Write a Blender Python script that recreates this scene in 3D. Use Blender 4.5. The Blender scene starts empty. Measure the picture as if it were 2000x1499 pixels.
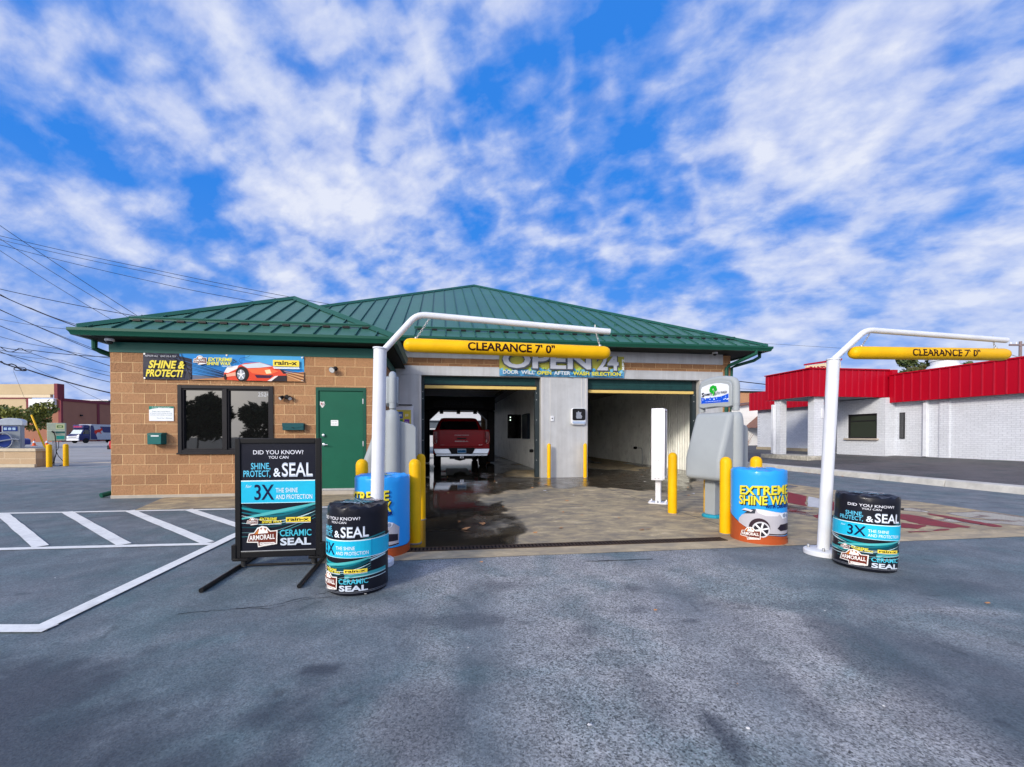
import bpy, bmesh, math, random
import numpy as np
from math import sin, cos, pi, radians, sqrt, atan2, hypot
from mathutils import Vector, Matrix
random.seed(7)
SC = bpy.context.scene
COL = SC.collection

# ------------------------------------------------------------------ camera
CAM_H = 1.25
cd = bpy.data.cameras.new('camera')
cam = bpy.data.objects.new('camera', cd)
COL.objects.link(cam)
SC.camera = cam
cd.sensor_fit = 'HORIZONTAL'
cd.sensor_width = 36.0
cd.lens = 36.0 * 800.0 / 2000.0
cd.shift_x = (1000.0 - 965.0) / 2000.0
cd.shift_y = (860.0 - 749.5) / 2000.0
cd.clip_start = 0.05
cd.clip_end = 3000.0
cam.location = (0, 0, CAM_H)
cam.rotation_euler = (radians(90) - 0.0112, 0, 0)

# ------------------------------------------------------------------ sky and sun
SUN_DIR = Vector((-0.64, -0.77, 0.42)).normalized()
SUN_EL = math.asin(SUN_DIR.z)
SUN_AZ = atan2(SUN_DIR.x, SUN_DIR.y)
w = bpy.data.worlds.new('World')
SC.world = w
w.use_nodes = True
nt = w.node_tree
nt.nodes.clear()
def N(tree, typ, **kw):
    n = tree.nodes.new(typ)
    for k, v in kw.items():
        if k == 'inp':
            for i, x in v.items():
                n.inputs[i].default_value = x
        else:
            setattr(n, k, v)
    return n
def mth(tree, op, a, b=None, c=None, clamp=False):
    n = tree.nodes.new('ShaderNodeMath')
    n.operation = op
    n.use_clamp = clamp
    for i, x in enumerate((a, b, c)):
        if x is None:
            continue
        if isinstance(x, (int, float)):
            n.inputs[i].default_value = x
        else:
            tree.links.new(x, n.inputs[i])
    return n.outputs[0]
def mixc(tree, fac, a, b, mode='MIX'):
    n = tree.nodes.new('ShaderNodeMix')
    n.data_type = 'RGBA'
    n.blend_type = mode
    for s, x in ((n.inputs[0], fac), (n.inputs[6], a), (n.inputs[7], b)):
        if isinstance(x, (int, float)):
            s.default_value = x
        elif isinstance(x, (tuple, list)):
            s.default_value = tuple(x) + ((1,) if len(x) == 3 else ())
        else:
            tree.links.new(x, s)
    return n.outputs[2]
def ramp(tree, fac, stops, interp='LINEAR'):
    n = tree.nodes.new('ShaderNodeValToRGB')
    n.color_ramp.interpolation = interp
    els = n.color_ramp.elements
    while len(els) < len(stops):
        els.new(0.5)
    for el, (p, c) in zip(els, stops):
        el.position = p
        el.color = (c, c, c, 1) if isinstance(c, (int, float)) else tuple(c) + (1,)
    if fac is not None:
        tree.links.new(fac, n.inputs[0])
    return n.outputs[0]

def build_sky():
    L = nt.links.new
    sky = N(nt, 'ShaderNodeTexSky', sky_type='NISHITA', sun_disc=False)
    sky.sun_elevation = SUN_EL
    sky.sun_rotation = SUN_AZ % (2 * pi)
    sky.air_density = 1.0
    sky.dust_density = 0.3
    sky.ozone_density = 3.0
    tc = N(nt, 'ShaderNodeTexCoord')
    D = tc.outputs['Generated']
    sep = N(nt, 'ShaderNodeSeparateXYZ')
    L(D, sep.inputs[0])
    X, Y, Z = sep.outputs
    zz = mth(nt, 'ADD', mth(nt, 'MAXIMUM', Z, 0.0), 0.42)
    px = mth(nt, 'DIVIDE', X, zz)
    py = mth(nt, 'DIVIDE', Y, zz)
    dx, dy = 0.36, 0.933
    al = mth(nt, 'ADD', mth(nt, 'MULTIPLY', px, dx), mth(nt, 'MULTIPLY', py, dy))
    ac = mth(nt, 'SUBTRACT', mth(nt, 'MULTIPLY', px, dy), mth(nt, 'MULTIPLY', py, dx))
    def vec(sa, sb, off):
        c = N(nt, 'ShaderNodeCombineXYZ')
        L(mth(nt, 'MULTIPLY_ADD', al, sa, off), c.inputs[0])
        L(mth(nt, 'MULTIPLY_ADD', ac, sb, off * 0.7), c.inputs[1])
        c.inputs[2].default_value = off
        return c.outputs[0]
    def noise(v, scale, detail, rough, dist):
        n = N(nt, 'ShaderNodeTexNoise')
        n.inputs['Scale'].default_value = scale
        n.inputs['Detail'].default_value = detail
        n.inputs['Roughness'].default_value = rough
        n.inputs['Distortion'].default_value = dist
        L(v, n.inputs['Vector'])
        return n.outputs[0]
    big = noise(vec(0.70, 1.0, 3.1), 2.6, 3, 0.5, 0.2)
    mid = noise(vec(1.0, 0.85, 7.7), 6.2, 6, 0.48, 0.15)
    fin = noise(vec(1.25, 0.85, 1.3), 14.0, 5, 0.55, 0.15)
    cov = mth(nt, 'ADD', mth(nt, 'MULTIPLY', big, 0.46), mth(nt, 'ADD', mth(nt, 'MULTIPLY', mid, 0.62), mth(nt, 'MULTIPLY', fin, 0.36)))
    # broad clear patches and banks of the day's sky, each a direction in the world
    wn = N(nt, 'ShaderNodeTexNoise')
    wn.inputs['Scale'].default_value = 4.5
    wn.inputs['Detail'].default_value = 2
    L(D, wn.inputs['Vector'])
    wv = N(nt, 'ShaderNodeVectorMath', operation='MULTIPLY_ADD')
    L(wn.outputs['Color'], wv.inputs[0])
    wv.inputs[1].default_value = (0.20, 0.20, 0.20)
    off = N(nt, 'ShaderNodeVectorMath', operation='SUBTRACT')
    L(D, off.inputs[0])
    off.inputs[1].default_value = (0.10, 0.10, 0.10)
    L(off.outputs[0], wv.inputs[2])
    def lobe(d, width, amp):
        n = N(nt, 'ShaderNodeVectorMath', operation='DOT_PRODUCT')
        L(wv.outputs[0], n.inputs[0])
        n.inputs[1].default_value = Vector(d).normalized()
        r = N(nt, 'ShaderNodeMapRange', interpolation_type='SMOOTHSTEP')
        L(n.outputs['Value'], r.inputs[0])
        r.inputs[1].default_value = cos(width)
        r.inputs[2].default_value = 1.0
        r.inputs[3].default_value = 0.0
        r.inputs[4].default_value = amp
        return r.outputs[0]
    for d, wd, am in LOBES:
        cov = mth(nt, 'ADD', cov, lobe(d, wd * 1.4, am * (0.42 if am < 0 else 0.6)))
    hz = N(nt, 'ShaderNodeMapRange', interpolation_type='SMOOTHSTEP')
    L(Z, hz.inputs[0])
    hz.inputs[1].default_value = 0.0
    hz.inputs[2].default_value = 0.40
    hz.inputs[3].default_value = 0.085
    hz.inputs[4].default_value = 0.0
    cov = mth(nt, 'ADD', cov, hz.outputs[0])
    mask = ramp(nt, cov, [(0.585, 0.0), (0.67, 0.25), (0.785, 0.74), (0.92, 0.97)], 'LINEAR')
    K = 1.0 / (0.10 * 2 ** EXPO)
    low0 = ramp(nt, Z, [(0.0, 0.75), (0.30, 0.0)])
    mask = mth(nt, 'ADD', mth(nt, 'MULTIPLY', mask, mth(nt, 'SUBTRACT', 1.0, low0)), mth(nt, 'MULTIPLY', low0, 0.62))
    hs = N(nt, 'ShaderNodeHueSaturation')
    hs.inputs['Saturation'].default_value = 1.3
    L(sky.outputs[0], hs.inputs['Color'])
    blue = mixc(nt, 0.80, hs.outputs[0], tuple(c * K for c in (0.038, 0.262, 0.92)))
    lowz = ramp(nt, Z, [(0.02, 1.0), (0.45, 0.0)])
    blue = mixc(nt, mth(nt, 'MULTIPLY', lowz, 0.6), blue, tuple(c * K for c in (0.17, 0.36, 0.82)))
    shade = ramp(nt, mth(nt, 'ADD', mth(nt, 'MULTIPLY', cov, 0.55), mth(nt, 'MULTIPLY', fin, 0.45)), [(0.46, tuple(c * 0.46 for c in (0.78, 0.92, 1.55))), (0.59, (0.57, 0.64, 0.90)), (0.78, (0.80, 0.84, 0.97))])
    cl = mixc(nt, 1.0, shade, (K, K, K), 'MULTIPLY')
    c = mixc(nt, mask, blue, cl)
    # warm glow added in the unseen sky behind camera, to light fronts and bays
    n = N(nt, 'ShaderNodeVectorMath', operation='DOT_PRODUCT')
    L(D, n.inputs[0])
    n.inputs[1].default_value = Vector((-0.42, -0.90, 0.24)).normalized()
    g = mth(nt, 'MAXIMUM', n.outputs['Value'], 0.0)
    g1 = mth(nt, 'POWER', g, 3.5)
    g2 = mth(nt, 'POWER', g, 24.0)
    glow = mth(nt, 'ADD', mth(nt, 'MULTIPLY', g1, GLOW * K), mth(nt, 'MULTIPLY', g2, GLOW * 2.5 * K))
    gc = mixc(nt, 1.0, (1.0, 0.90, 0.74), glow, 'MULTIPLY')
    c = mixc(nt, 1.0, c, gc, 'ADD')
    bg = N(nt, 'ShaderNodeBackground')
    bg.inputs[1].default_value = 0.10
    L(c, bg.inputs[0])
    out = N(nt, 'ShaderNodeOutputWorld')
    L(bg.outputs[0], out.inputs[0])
EXPO = 0.45
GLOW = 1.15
LOBES = [((-.63, 1, .76), .13, -.13), ((-.08, 1, .54), .10, -.16), ((-.13, 1, .95), .12, -.13), ((.34, 1, .92), .16, -.13), ((.31, 1, .65), .10, -.12), ((.92, 1, .70), .13, -.15),
         ((1.14, 1, .82), .17, -.12), ((-1.13, 1, .74), .13, -.13), ((-.95, 1, .57), .13, -.10), ((1.2, 1, 1.05), .16, -.12), ((.2, 1, .49), .10, -.09), ((-.43, 1, 1.05), .09, -.10), ((-.45, 1, .44), .12, -.05),
         ((-.90, 1, .92), .26, .12), ((-.33, 1, .70), .17, .10), ((.79, 1, .79), .17, .13), ((.10, 1, 1.0), .13, .10), ((.46, 1, .67), .10, .08), ((1.1, 1, .54), .16, .10), ((.1, 1, .62), .14, .08), ((-.55, 1, .54), .12, .05)]
build_sky()
sd = bpy.data.lights.new('sun', 'SUN')
sd.energy = 2.2
sd.angle = radians(10)
sd.color = (1.0, 0.92, 0.80)
sun = bpy.data.objects.new('sun', sd)
COL.objects.link(sun)
sun.rotation_euler = (-SUN_DIR).to_track_quat('-Z', 'Y').to_euler()
vs = SC.view_settings
SC.display_settings.display_device = 'sRGB'
vs.view_transform = 'Standard'
vs.look = 'None'
vs.exposure = EXPO
vs.gamma = 1.0
vs.use_curve_mapping = False
try:
    SC.cycles.max_bounces = 8
    SC.cycles.use_denoising = True
except Exception:
    pass

# ------------------------------------------------------------------ the car wash's own axes: u along the front, v into the building
TH = 0.1292
OX, OY = -7.587, 8.108
EU = Vector((cos(TH), sin(TH), 0))
EV = Vector((-sin(TH), cos(TH), 0))
def B(u, v, z=0.0):
    return Vector((OX, OY, 0)) + EU * u + EV * v + Vector((0, 0, z))

# ------------------------------------------------------------------ helpers
def lin(h):
    h = h.lstrip('#')
    return tuple(((int(h[i:i + 2], 16) / 255) / 12.92 if int(h[i:i + 2], 16) / 255 <= 0.04045 else ((int(h[i:i + 2], 16) / 255 + 0.055) / 1.055) ** 2.4) for i in (0, 2, 4))
MATS = {}
def mat(name, rgb, rough=0.5, metal=0.0, var=0.08, scale=6.0, bump=0.0, bscale=40.0, coat=0.0, spec=0.18, rvar=0.0, dirt=0.0, streak=0.0):
    """Painted or cast surface: a base colour broken by soft noise, roughness noise, fine bump, optional grime."""
    if name in MATS:
        return MATS[name]
    if isinstance(rgb, str):
        rgb = lin(rgb)
    m = bpy.data.materials.new(name)
    m.use_nodes = True
    t = m.node_tree
    L = t.links.new
    bs = t.nodes['Principled BSDF']
    bs.inputs['Roughness'].default_value = rough
    bs.inputs['Metallic'].default_value = metal
    bs.inputs['Specular IOR Level'].default_value = spec
    if coat:
        bs.inputs['Coat Weight'].default_value = coat
        bs.inputs['Coat Roughness'].default_value = 0.06
    tc = N(t, 'ShaderNodeTexCoord')
    n = N(t, 'ShaderNodeTexNoise')
    n.inputs['Scale'].default_value = scale
    n.inputs['Detail'].default_value = 5
    n.inputs['Roughness'].default_value = 0.62
    L(tc.outputs['Object'], n.inputs['Vector'])
    lo = tuple(max(0, c * (1 - var)) for c in rgb)
    hi = tuple(min(1, c * (1 + var)) for c in rgb)
    col = mixc(t, ramp(t, n.outputs[0], [(0.3, 0.0), (0.7, 1.0)]), lo, hi)
    if streak:
        mp = N(t, 'ShaderNodeMapping')
        mp.inputs['Scale'].default_value = (7.0, 7.0, 0.35)
        L(tc.outputs['Object'], mp.inputs[0])
        n4 = N(t, 'ShaderNodeTexNoise')
        n4.inputs['Scale'].default_value = 1.0
        n4.inputs['Detail'].default_value = 6
        n4.inputs['Roughness'].default_value = 0.65
        L(mp.outputs[0], n4.inputs['Vector'])
        col = mixc(t, mth(t, 'MULTIPLY', ramp(t, n4.outputs[0], [(0.42, 0.0), (0.68, 1.0)]), streak), col, (rgb[0] * 0.52, rgb[1] * 0.47, rgb[2] * 0.42))
    if dirt:
        n2 = N(t, 'ShaderNodeTexNoise')
        n2.inputs['Scale'].default_value = 2.3
        n2.inputs['Detail'].default_value = 8
        n2.inputs['Roughness'].default_value = 0.7
        L(tc.outputs['Object'], n2.inputs['Vector'])
        col = mixc(t, mth(t, 'MULTIPLY', ramp(t, n2.outputs[0], [(0.52, 0.0), (0.75, 1.0)]), dirt), col, tuple(c * 0.45 for c in rgb))
    L(col, bs.inputs['Base Color'])
    if rvar:
        L(mth(t, 'ADD', rough - rvar / 2, mth(t, 'MULTIPLY', n.outputs[0], rvar)), bs.inputs['Roughness'])
    if bump:
        n3 = N(t, 'ShaderNodeTexNoise')
        n3.inputs['Scale'].default_value = bscale
        n3.inputs['Detail'].default_value = 4
        L(tc.outputs['Object'], n3.inputs['Vector'])
        b = N(t, 'ShaderNodeBump')
        b.inputs['Strength'].default_value = bump
        b.inputs['Distance'].default_value = 0.01
        L(n3.outputs[0], b.inputs['Height'])
        L(b.outputs[0], bs.inputs['Normal'])
    MATS[name] = m
    return m

class MB:
    """Collects shapes; build() links them as ONE mesh object."""
    def __init__(s):
        s.v = []; s.f = []; s.m = []; s.mats = []
    def mi(s, m):
        if m not in s.mats:
            s.mats.append(m)
        return s.mats.index(m)
    def add(s, vs, fs, m):
        o = len(s.v); k = s.mi(m)
        s.v += [tuple(p) for p in vs]
        for f in fs:
            s.f.append([o + i for i in f]); s.m.append(k)
    def box(s, x0, x1, y0, y1, z0, z1, m, M=None):
        vs = [Vector((x, y, z)) for z in (z0, z1) for y in (y0, y1) for x in (x0, x1)]
        if M is not None:
            vs = [M @ p for p in vs]
        s.add(vs, [(0, 2, 3, 1), (4, 5, 7, 6), (0, 1, 5, 4), (2, 6, 7, 3), (0, 4, 6, 2), (1, 3, 7, 5)], m)
    def prism(s, poly, a, b, m, axis='y', M=None):
        """poly is a closed list of 2D points, extruded from a to b along axis; the 2D axes are the other two in x,y,z order."""
        def P(p, q):
            r = {'x': (q, p[0], p[1]), 'y': (p[0], q, p[1]), 'z': (p[0], p[1], q)}[axis]
            r = Vector(r)
            return M @ r if M is not None else r
        n = len(poly)
        vs = [P(p, a) for p in poly] + [P(p, b) for p in poly]
        fs = [tuple(range(n - 1, -1, -1)), tuple(range(n, 2 * n))] + [(i, (i + 1) % n, n + (i + 1) % n, n + i) for i in range(n)]
        s.add(vs, fs, m)
    def tube(s, path, r, m, seg=14, caps=True):
        path = [Vector(p) for p in path]
        rs = r if isinstance(r, (list, tuple)) else [r] * len(path)
        rings = []
        up = None
        for i, p in enumerate(path):
            d = (path[min(i + 1, len(path) - 1)] - path[max(i - 1, 0)]).normalized()
            if up is None:
                up = Vector((0, 0, 1)) if abs(d.z) < 0.9 else Vector((1, 0, 0))
            a = d.cross(up).normalized()
            b = a.cross(d).normalized()
            up = b
            rings.append([p + (a * cos(2 * pi * k / seg) + b * sin(2 * pi * k / seg)) * rs[i] for k in range(seg)])
        s.loft(rings, m, caps)
    def loft(s, rings, m, caps=True, closed=True):
        n = len(rings[0])
        vs = [p for r in rings for p in r]
        fs = []
        for i in range(len(rings) - 1):
            for k in range(n if closed else n - 1):
                k2 = (k + 1) % n
                fs.append((i * n + k, i * n + k2, (i + 1) * n + k2, (i + 1) * n + k))
        if caps:
            fs.append(tuple(range(n - 1, -1, -1)))
            fs.append(tuple(range((len(rings) - 1) * n, len(rings) * n)))
        s.add(vs, fs, m)
    def lathe(s, prof, m, seg=32, c=(0, 0, 0), axis='z'):
        rings = []
        for r, h in prof:
            ring = []
            for k in range(seg):
                a = 2 * pi * k / seg
                q = {'z': (r * cos(a), r * sin(a), h), 'y': (r * cos(a), h, r * sin(a)), 'x': (h, r * cos(a), r * sin(a))}[axis]
                ring.append(Vector(c) + Vector(q))
            rings.append(ring)
        s.loft(rings, m, True)
    def build(s, name, parent=None, bevel=0.0, smooth=40, seg=2, loc=None, rot=None):
        me = bpy.data.meshes.new(name)
        me.from_pydata(s.v, [], s.f)
        for m in s.mats:
            me.materials.append(m)
        me.polygons.foreach_set('material_index', s.m)
        bm = bmesh.new(); bm.from_mesh(me)
        bmesh.ops.recalc_face_normals(bm, faces=bm.faces)
        bm.to_mesh(me); bm.free()
        me.update()
        if smooth:
            me.polygons.foreach_set('use_smooth', [True] * len(me.polygons))
            me.set_sharp_from_angle(angle=radians(smooth))
        o = bpy.data.objects.new(name, me)
        COL.objects.link(o)
        if parent is not None:
            o.parent = parent
        if loc is not None:
            o.location = loc
        if rot is not None:
            o.rotation_euler = rot
        if bevel:
            b = o.modifiers.new('bevel', 'BEVEL')
            b.width = bevel; b.segments = seg; b.limit_method = 'ANGLE'; b.angle_limit = radians(35)
            b.harden_normals = False
        return o
def tag(o, label=None, cat=None, group=None, kind=None):
    if label: o['label'] = label
    if cat: o['category'] = cat
    if group: o['group'] = group
    if kind: o['kind'] = kind
    return o
def thing(name, label, cat, loc, rz=0.0, group=None):
    o = bpy.data.objects.new(name, None)
    o.empty_display_size = 0.2
    COL.objects.link(o)
    o.location = loc
    o.rotation_euler = (0, 0, rz)
    return tag(o, label, cat, group)
def dup(o, loc=None, rz=None, label=None, parent=None):
    c = o.copy()
    COL.objects.link(c)
    if parent is not None: c.parent = parent
    if loc is not None: c.location = loc
    if rz is not None: c.rotation_euler = (0, 0, rz)
    if label: c['label'] = label
    for ch in list(o.children):
        dup(ch, parent=c)
    return c
def rrect(x0, x1, y0, y1, r, n=5):
    P = []
    for cx, cy, a0 in ((x1 - r, y1 - r, 0), (x0 + r, y1 - r, 90), (x0 + r, y0 + r, 180), (x1 - r, y0 + r, 270)):
        for k in range(n + 1):
            a = radians(a0 + 90 * k / n)
            P.append((cx + r * cos(a), cy + r * sin(a)))
    return P
def ell(cx, cy, rx, ry, n=24, a0=0, a1=360):
    return [(cx + rx * cos(radians(a0 + (a1 - a0) * k / n)), cy + ry * sin(radians(a0 + (a1 - a0) * k / n))) for k in range(n + (0 if a1 - a0 == 360 else 1))]
_T = {}
def text_geo(s, bold=0.0):
    key = (s, bold)
    if key not in _T:
        c = bpy.data.curves.new('lettering', 'FONT')
        c.body = s
        c.size = 1.0
        c.dimensions = '2D'
        c.fill_mode = 'BOTH'
        c.offset = bold
        c.resolution_u = 3
        o = bpy.data.objects.new('lettering', c)
        COL.objects.link(o)
        bpy.context.view_layer.update()
        me = bpy.data.meshes.new_from_object(o.evaluated_get(bpy.context.evaluated_depsgraph_get()))
        _T[key] = ([(v.co.x, v.co.y) for v in me.vertices], [tuple(p.vertices) for p in me.polygons])
        bpy.data.objects.remove(o)
        bpy.data.curves.remove(c)
        bpy.data.meshes.remove(me)
    return _T[key]
def ink(hexcol, rough=0.45):
    return mat('print_' + hexcol.lstrip('#') + ('' if rough == 0.45 else '_%d' % int(rough * 100)), hexcol, rough, var=0.04, scale=9)
class Art:
    """Printed layers in a flat x,y space, mapped onto a flat or round face."""
    def __init__(s):
        s.items = []
    def poly(s, pts, col):
        s.items.append(([tuple(p) for p in pts], [tuple(range(len(pts)))], col))
    def rect(s, x0, x1, y0, y1, col):
        s.poly([(x0, y0), (x1, y0), (x1, y1), (x0, y1)], col)
    def text(s, t, x, y, h, col, w=None, align='l', shear=0.0, bold=0.0, rot=0.0):
        V, F = text_geo(t, bold)
        if not V:
            return
        xs = [p[0] for p in V]
        x0, x1 = min(xs), max(xs)
        k = h / 0.69
        kx = k if w is None else w / (x1 - x0)
        W = (x1 - x0) * kx
        ox = {'l': 0, 'c': -W / 2, 'r': -W}[align]
        out = []
        for a, b in V:
            q = ((a - x0) * kx + ox + shear * b * k, b * k)
            q = (q[0] * cos(rot) - q[1] * sin(rot), q[0] * sin(rot) + q[1] * cos(rot))
            out.append((x + q[0], y + q[1]))
        s.items.append((out, F, col))
    def line(s, pts, wd, col):
        L_, R_ = [], []
        for i, p in enumerate(pts):
            a = pts[max(i - 1, 0)]; b = pts[min(i + 1, len(pts) - 1)]
            d = hypot(b[0] - a[0], b[1] - a[1]) or 1
            nx, ny = -(b[1] - a[1]) / d, (b[0] - a[0]) / d
            ww = wd[i] if isinstance(wd, (list, tuple)) else wd
            L_.append((p[0] + nx * ww / 2, p[1] + ny * ww / 2)); R_.append((p[0] - nx * ww / 2, p[1] - ny * ww / 2))
        V = L_ + R_
        n = len(pts)
        s.items.append((V, [(i, i + 1, n + i + 1, n + i) for i in range(n - 1)], col))
    def clip(s, x0, x1, y0, y1):
        s.box = (x0, x1, y0, y1)
    box = None
    def build(s, name, parent, fmap, cut=0.0, cuty=0.0, base=0.0015, step=0.0004, rough=0.45, bm_out=None):
        V, F, MI, mats = [], [], [], []
        for li, (vs, fs, col) in enumerate(s.items):
            bm = bmesh.new()
            bv = [bm.verts.new((p[0], p[1], 0)) for p in vs]
            for f in fs:
                try:
                    bm.faces.new([bv[i] for i in f])
                except ValueError:
                    pass
            if any(len(f) > 4 for f in fs):
                bmesh.ops.triangulate(bm, faces=bm.faces[:])
            if s.box:
                x0, x1, y0, y1 = s.box
                for co, no in (((x0, 0, 0), (-1, 0, 0)), ((x1, 0, 0), (1, 0, 0)), ((0, y0, 0), (0, -1, 0)), ((0, y1, 0), (0, 1, 0))):
                    bmesh.ops.bisect_plane(bm, geom=bm.verts[:] + bm.edges[:] + bm.faces[:], plane_co=co, plane_no=no, clear_outer=True)
            if cut and bm.verts:
                xs = [v.co.x for v in bm.verts]
                for k in range(int(math.floor(min(xs) / cut)), int(math.ceil(max(xs) / cut)) + 1):
                    bmesh.ops.bisect_plane(bm, geom=bm.verts[:] + bm.edges[:] + bm.faces[:], plane_co=(k * cut, 0, 0), plane_no=(1, 0, 0))
            if cuty and bm.verts:
                ys = [v.co.y for v in bm.verts]
                for k in range(int(math.floor(min(ys) / cuty)), int(math.ceil(max(ys) / cuty)) + 1):
                    bmesh.ops.bisect_plane(bm, geom=bm.verts[:] + bm.edges[:] + bm.faces[:], plane_co=(0, k * cuty, 0), plane_no=(0, 1, 0))
            m = ink(col, rough)
            if m not in mats:
                mats.append(m)
            k = mats.index(m)
            o = len(V)
            bm.verts.index_update()
            V += [fmap(v.co.x, v.co.y, base + step * li) for v in bm.verts]
            for f in bm.faces:
                F.append([o + v.index for v in f.verts]); MI.append(k)
            bm.free()
        me = bpy.data.meshes.new(name)
        me.from_pydata([tuple(p) for p in V], [], F)
        for m in mats:
            me.materials.append(m)
        me.polygons.foreach_set('material_index', MI)
        me.update()
        o = bpy.data.objects.new(name, me)
        COL.objects.link(o)
        o.parent = parent
        return o
def flat(x, y, d):      # a print on a face that looks along local -y
    return (x, -d, y)
def emblem(A, x, y, k, small=False):
    """Arched badge with the maker's lettering, k wide, lower left corner at x, y."""
    A.poly([(x + k * a, y + k * b) for a, b in ((-0.02, 0.10), (0.06, 0.42), (0.22, 0.44), (0.34, 0.62), (0.5, 0.68), (0.66, 0.64), (0.78, 0.50), (1.02, 0.52), (1.0, 0.02), (0.36, -0.08), (0.34, 0.08))], '#e9e4de')
    A.poly([(x + k * a, y + k * b) for a, b in ((0.02, 0.13), (0.09, 0.39), (0.24, 0.41), (0.36, 0.57), (0.5, 0.62), (0.63, 0.59), (0.76, 0.46), (0.98, 0.48), (0.96, 0.06), (0.38, -0.03), (0.37, 0.12))], '#6a2a1c')
    A.poly([(x + k * a, y + k * b) for a, b in ((0.25, 0.38), (0.36, 0.54), (0.5, 0.59), (0.63, 0.56), (0.72, 0.44))], '#c97b33')
    A.poly([(x + k * a, y + k * b) for a, b in ((0.36, 0.40), (0.42, 0.62), (0.47, 0.52), (0.53, 0.66), (0.60, 0.50), (0.66, 0.58), (0.70, 0.42))], '#f2efe9')
    A.text('ARMORALL', x + 0.07 * k, y + 0.17 * k, 0.17 * k, '#f4f1ec', w=0.86 * k, bold=0.02, shear=0.05, rot=0.05)
    A.rect(x + 0.42 * k, x + 0.92 * k, y + 0.0 * k, y + 0.09 * k, '#f4f1ec')
    if not small:
        A.text('PROFESSIONAL', x + 0.44 * k, y + 0.02 * k, 0.05 * k, '#5a2018', w=0.46 * k)
def rainx(A, x, y, wd, ht):
    A.rect(x, x + wd, y, y + ht, '#f2d84a')
    A.text('rain-x', x + wd * 0.06, y + ht * 0.24, ht * 0.66, '#0c0c14', w=wd * 0.87, bold=0.03)
    A.rect(x, x + wd, y - ht * 0.22, y - ht * 0.1, '#dfe6ea')
def seal_poster(A, W, H, black='#05060e'):
    """The 'did you know' print, lower left corner at 0,0."""
    S = lambda a: a * W
    T = lambda b: b * H
    # teal sweeps
    def sweep(y0, y1, bow, wd, col):
        A.line([(S(t / 12), T(y0 + (y1 - y0) * t / 12 + bow * sin(pi * t / 12))) for t in range(13)], [wd * H * (0.35 + 0.65 * sin(pi * (t + 1) / 14)) for t in range(13)], col)
    for y0, y1, b, wd, c in ((0.42, 0.40, -0.10, 0.05, '#0b4a55'), (0.40, 0.44, -0.06, 0.035, '#1a8f98'), (0.36, 0.43, -0.07, 0.02, '#0f6a78'), (0.30, 0.43, 0.0, 0.03, '#52b3b4'),
                             (0.33, 0.36, -0.07, 0.006, '#d8f0f2'), (0.26, 0.36, -0.06, 0.008, '#9cc9cf'), (0.22, 0.34, -0.05, 0.02, '#0d3c46'), (0.13, 0.30, -0.05, 0.006, '#3f8f96'), (0.17, 0.33, -0.06, 0.004, '#7db4ba')):
        sweep(y0, y1, b, wd, c)
    A.text('DID YOU KNOW?', S(0.5), T(0.905), T(0.038), '#e8eaf2', w=S(0.68), align='c', bold=0.004)
    A.text('YOU CAN', S(0.5), T(0.863), T(0.026), '#e8eaf2', w=S(0.27), align='c', bold=0.006)
    A.text('SHINE,', S(0.39), T(0.765), T(0.058), '#63c6e6', w=S(0.26), align='r', bold=0.012)
    A.text('PROTECT,', S(0.39), T(0.694), T(0.058), '#63c6e6', w=S(0.36), align='r', bold=0.012)
    A.text('&', S(0.43), T(0.694), T(0.08), '#dfe7f2', w=S(0.10), bold=0.02)
    A.text('SEAL', S(0.545), T(0.694), T(0.128), '#b9c4d4', w=S(0.425), bold=0.02)
    A.text('SEAL', S(0.552), T(0.703), T(0.110), '#e3e9f2', w=S(0.41), bold=0.002)
    A.rect(0, W, T(0.448), T(0.655), '#21b9dc')
    A.rect(0, W, T(0.650), T(0.660), '#dff6fb')
    A.rect(0, W, T(0.444), T(0.450), '#bfeaf3')
    A.text('for', S(0.055), T(0.592), T(0.028), '#d8f2f8', w=S(0.08), shear=0.3)
    A.text('3X', S(0.175), T(0.478), T(0.140), '#0b1640', w=S(0.265), bold=0.015)
    A.text('THE SHINE', S(0.462), T(0.543), T(0.042), '#dceff5', w=S(0.30), bold=0.012)
    A.text('AND PROTECTION', S(0.462), T(0.480), T(0.042), '#dceff5', w=S(0.50), bold=0.012)
    emblem(A, S(0.07), T(0.245), S(0.15), True)
    A.text('EXTREME', S(0.245), T(0.283), T(0.024), '#e8d63c', w=S(0.23), bold=0.03, shear=0.15)
    A.text('SHINE WAX', S(0.275), T(0.256), T(0.024), '#e8d63c', w=S(0.27), bold=0.03, shear=0.15)
    A.rect(S(0.36), S(0.54), T(0.243), T(0.249), '#dfe6ea')
    rainx(A, S(0.60), T(0.262), S(0.34), T(0.045))
    emblem(A, S(0.08), T(0.052), S(0.40))
    A.text('CERAMIC', S(0.52), T(0.130), T(0.060), '#4bbfd6', w=S(0.43), bold=0.012)
    A.text('SEAL', S(0.525), T(0.045), T(0.064), '#c9d3e0', w=S(0.42), bold=0.035)
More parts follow.
